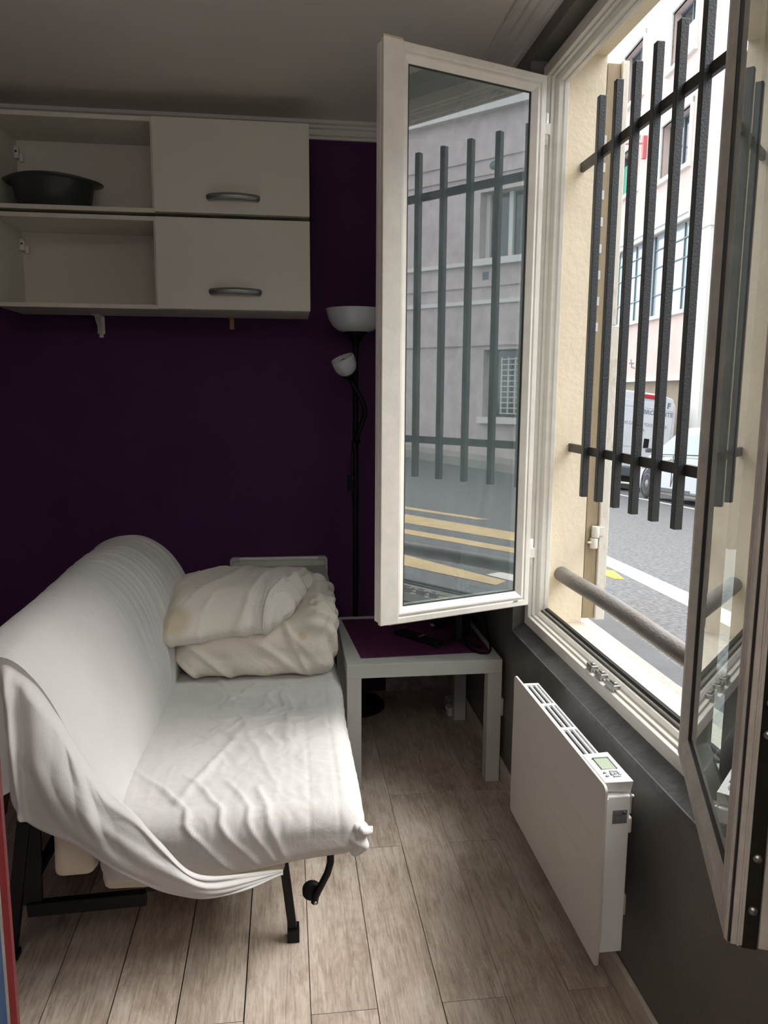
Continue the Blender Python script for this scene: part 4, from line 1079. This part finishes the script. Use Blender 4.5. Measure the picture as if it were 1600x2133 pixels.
# van: origin under the centre of its rear
VO = G(8.80, 18.75)
X = vxf(VO, 0.10, .045)
van = empty('cargo_van', tuple(VO)); tag(van, 'dusty white cargo van with lettered rear doors, parked beyond the silver car', 'van')
hw = .98
P = [(-hw, .42), (-hw, 1.5), (-hw+.05, 2.25), (-hw+.16, 2.48), (-hw+.5, 2.55), (hw-.5, 2.55), (hw-.16, 2.48), (hw-.05, 2.25), (hw, 1.5), (hw, .42)]
b = MB(X); b.prism(P, 0, 'y', 0, 4.6); b.box(-hw, hw, 4.6, 5.6, .42, 1.2); b.build('body', M['van'], van, bevel=.05, bseg=3)
for sx in (-1, 1):
    b = MB(X); b.box(min(sx*.012, sx*.86), max(sx*.012, sx*.86), -.03, .002, .62, 2.32); d_ = b.build('rear_door', M['van'], van, bevel=.015)
    b = MB(X); b.box(min(sx*.03, sx*.84), max(sx*.03, sx*.84), -.036, -.028, 2.15, 2.165); b.box(min(sx*.03, sx*.84), max(sx*.03, sx*.84), -.036, -.028, 1.13, 1.145); b.build('crease', M['btn'], d_)
    b = MB(X); b.box(min(sx*.90, sx*.985), max(sx*.90, sx*.985), -.03, .05, .95, 1.45); b.build('tail_lamp', M['tail'], van, bevel=.02)
    b = MB(X); b.lathe([(0, -.12), (.30, -.12), (.34, -.1), (.34, .1), (.30, .12), (0, .12)], (sx*.82, .85, .34), axis=(1, 0, 0), n=24); b.build('wheel', M['tyre'], van)
b = MB(X); b.box(-.99, .99, -.14, .05, .36, .60); b.build('bumper', M['plastic'], van, bevel=.03)
b = MB(X); b.box(-.9, .9, .2, 4.6, .22, .42); b.build('underbody', M['gasket'], van)
b = MB(X); b.box(-.18, .32, -.045, .03, 2.40, 2.50); b.build('brake_lamp', M['tail'], van, bevel=.015)
b = MB(X); b.box(.16, .30, -.05, -.028, 1.14, 1.38); b.build('door_handle', M['blackp'], van, bevel=.03)
b = MB(X); b.box(-.80, -.20, -.05, -.028, .80, .94); npl = b.build('number_plate', M['plate'], van)
b = MB(X); b.box(-.80, -.74, -.056, -.045, .80, .94); b.build('plate_band', M['blue'], npl)
b = MB(X); b.box(-.62, -.44, -.034, -.029, 1.52, 1.60); b.build('teal_sticker', M['teal'], van)
R3 = X.to_3x3(); ux = R3 @ Vector((1, 0, 0)); uz = R3 @ Vector((0, 0, 1))
M['letter'] = mat('faded_grey_lettering', (.16, .19, .22), .6)
text_mb('BROCANTE', .155, X @ Vector((.44, -.033, 2.05)), ux, uz, M['letter'], 'lettering', van, thick=.002, bold=.005)
text_mb('DEBARRAS CAVES ET TOUS LOCAUX', .115, X @ Vector((-.02, -.033, 1.73)), ux, uz, M['letter'], 'lettering', van, thick=.002, stretch=.78)
text_mb('F', .20, X @ Vector((.70, -.033, 2.27)), ux, uz, M['btnd'], 'letter_f', van, thick=.002, bold=.006)
text_mb('71 KT', .15, X @ Vector((-.47, -.052, .87)), ux, uz, M['btnd'], 'plate_number', npl, thick=.001, bold=.003)
b = MB(X)
for k in range(14):
    a = k*.55; 
    if k: b.tube([(.02+.10*math.cos(a-.55)*(1-k*.04), -.034, 1.56+.09*math.sin(a-.55)), (.02+.10*math.cos(a)*(1-k*.04), -.034, 1.56+.09*math.sin(a))], .008, 5)
b.build('graffiti_scrawl', M['btnd'], van)

# ------------------------------------------------------------------ light
w = bpy.data.worlds.new('sky'); sc.world = w; w.use_nodes = True
nt = w.node_tree; bg = nt.nodes['Background']
tc = nt.nodes.new('ShaderNodeTexCoord'); sx = nt.nodes.new('ShaderNodeSeparateXYZ'); nt.links.new(tc.outputs['Generated'], sx.inputs[0])
r = nt.nodes.new('ShaderNodeValToRGB'); e = r.color_ramp.elements
e[0].position = 0; e[0].color = (.78, .85, .95, 1); e[1].position = 1; e[1].color = (1, 1, 1, 1)
nt.links.new(sx.outputs['Z'], r.inputs[0]); nt.links.new(r.outputs[0], bg.inputs['Color'])
bg.inputs['Strength'].default_value = 1.6
su = bpy.data.lights.new('sun', 'SUN'); su.energy = 3.5; su.angle = math.radians(42); su.color = (1, .97, .93)
so = bpy.data.objects.new('sun', su); col.objects.link(so)
dirv = Vector((.60, .07, .74)).normalized()      # towards the sun veil
so.rotation_euler = dirv.to_track_quat('Z', 'Y').to_euler()

def area(name, loc, to, sx_, sy_, en, colr):
    l = bpy.data.lights.new(name, 'AREA'); l.shape = 'RECTANGLE'; l.size = sx_; l.size_y = sy_; l.energy = en; l.color = colr
    o = bpy.data.objects.new(name, l); col.objects.link(o); o.location = loc
    o.rotation_euler = (Vector(loc)-Vector(to)).to_track_quat('Z', 'Y').to_euler(); return o
area('added_side_fill', (.72, -1.35, 1.45), (-.5, -1.1, 1.2), 1.0, 1.4, 5, (1, .98, .95))  # added fill behind the camera, no window is modelled there
area('added_ceiling_fill', (-.25, -.7, 1.85), (-.25, -.7, 3), .35, .35, 18, (1, .95, .88))  # added unseen fill aimed at the ceiling, no lamp fitting behind it

# ------------------------------------------------------------------ camera
cam = bpy.data.cameras.new('camera'); co = bpy.data.objects.new('camera', cam); col.objects.link(co)
cam.sensor_fit = 'VERTICAL'; cam.sensor_height = 36.; cam.sensor_width = 27.; cam.lens = 1600/2133*36
p, y, rl = map(math.radians, (8.856, 7.271, -.369))
f = Vector((math.sin(y)*math.cos(p), math.cos(y)*math.cos(p), -math.sin(p))); rt = Vector((math.cos(y), -math.sin(y), 0)); dn = f.cross(rt)
r2 = rt*math.cos(rl)+dn*math.sin(rl); d2 = -rt*math.sin(rl)+dn*math.cos(rl)
Mx = Matrix((r2, -d2, -f)).transposed().to_4x4(); Mx.translation = Vector((0, 0, 1.38)); co.matrix_world = Mx
cam.clip_start = .02; cam.clip_end = 300
sc.camera = co
sc.view_settings.view_transform = 'Standard'; sc.view_settings.look = 'None'; sc.view_settings.gamma = 1; sc.view_settings.use_curve_mapping = False
sc.view_settings.exposure = 1.2
sc.cycles.max_bounces = 12; sc.cycles.diffuse_bounces = 6; sc.cycles.transparent_max_bounces = 16
sc.cycles.sample_clamp_indirect = 8
sc.cycles.use_denoising = True
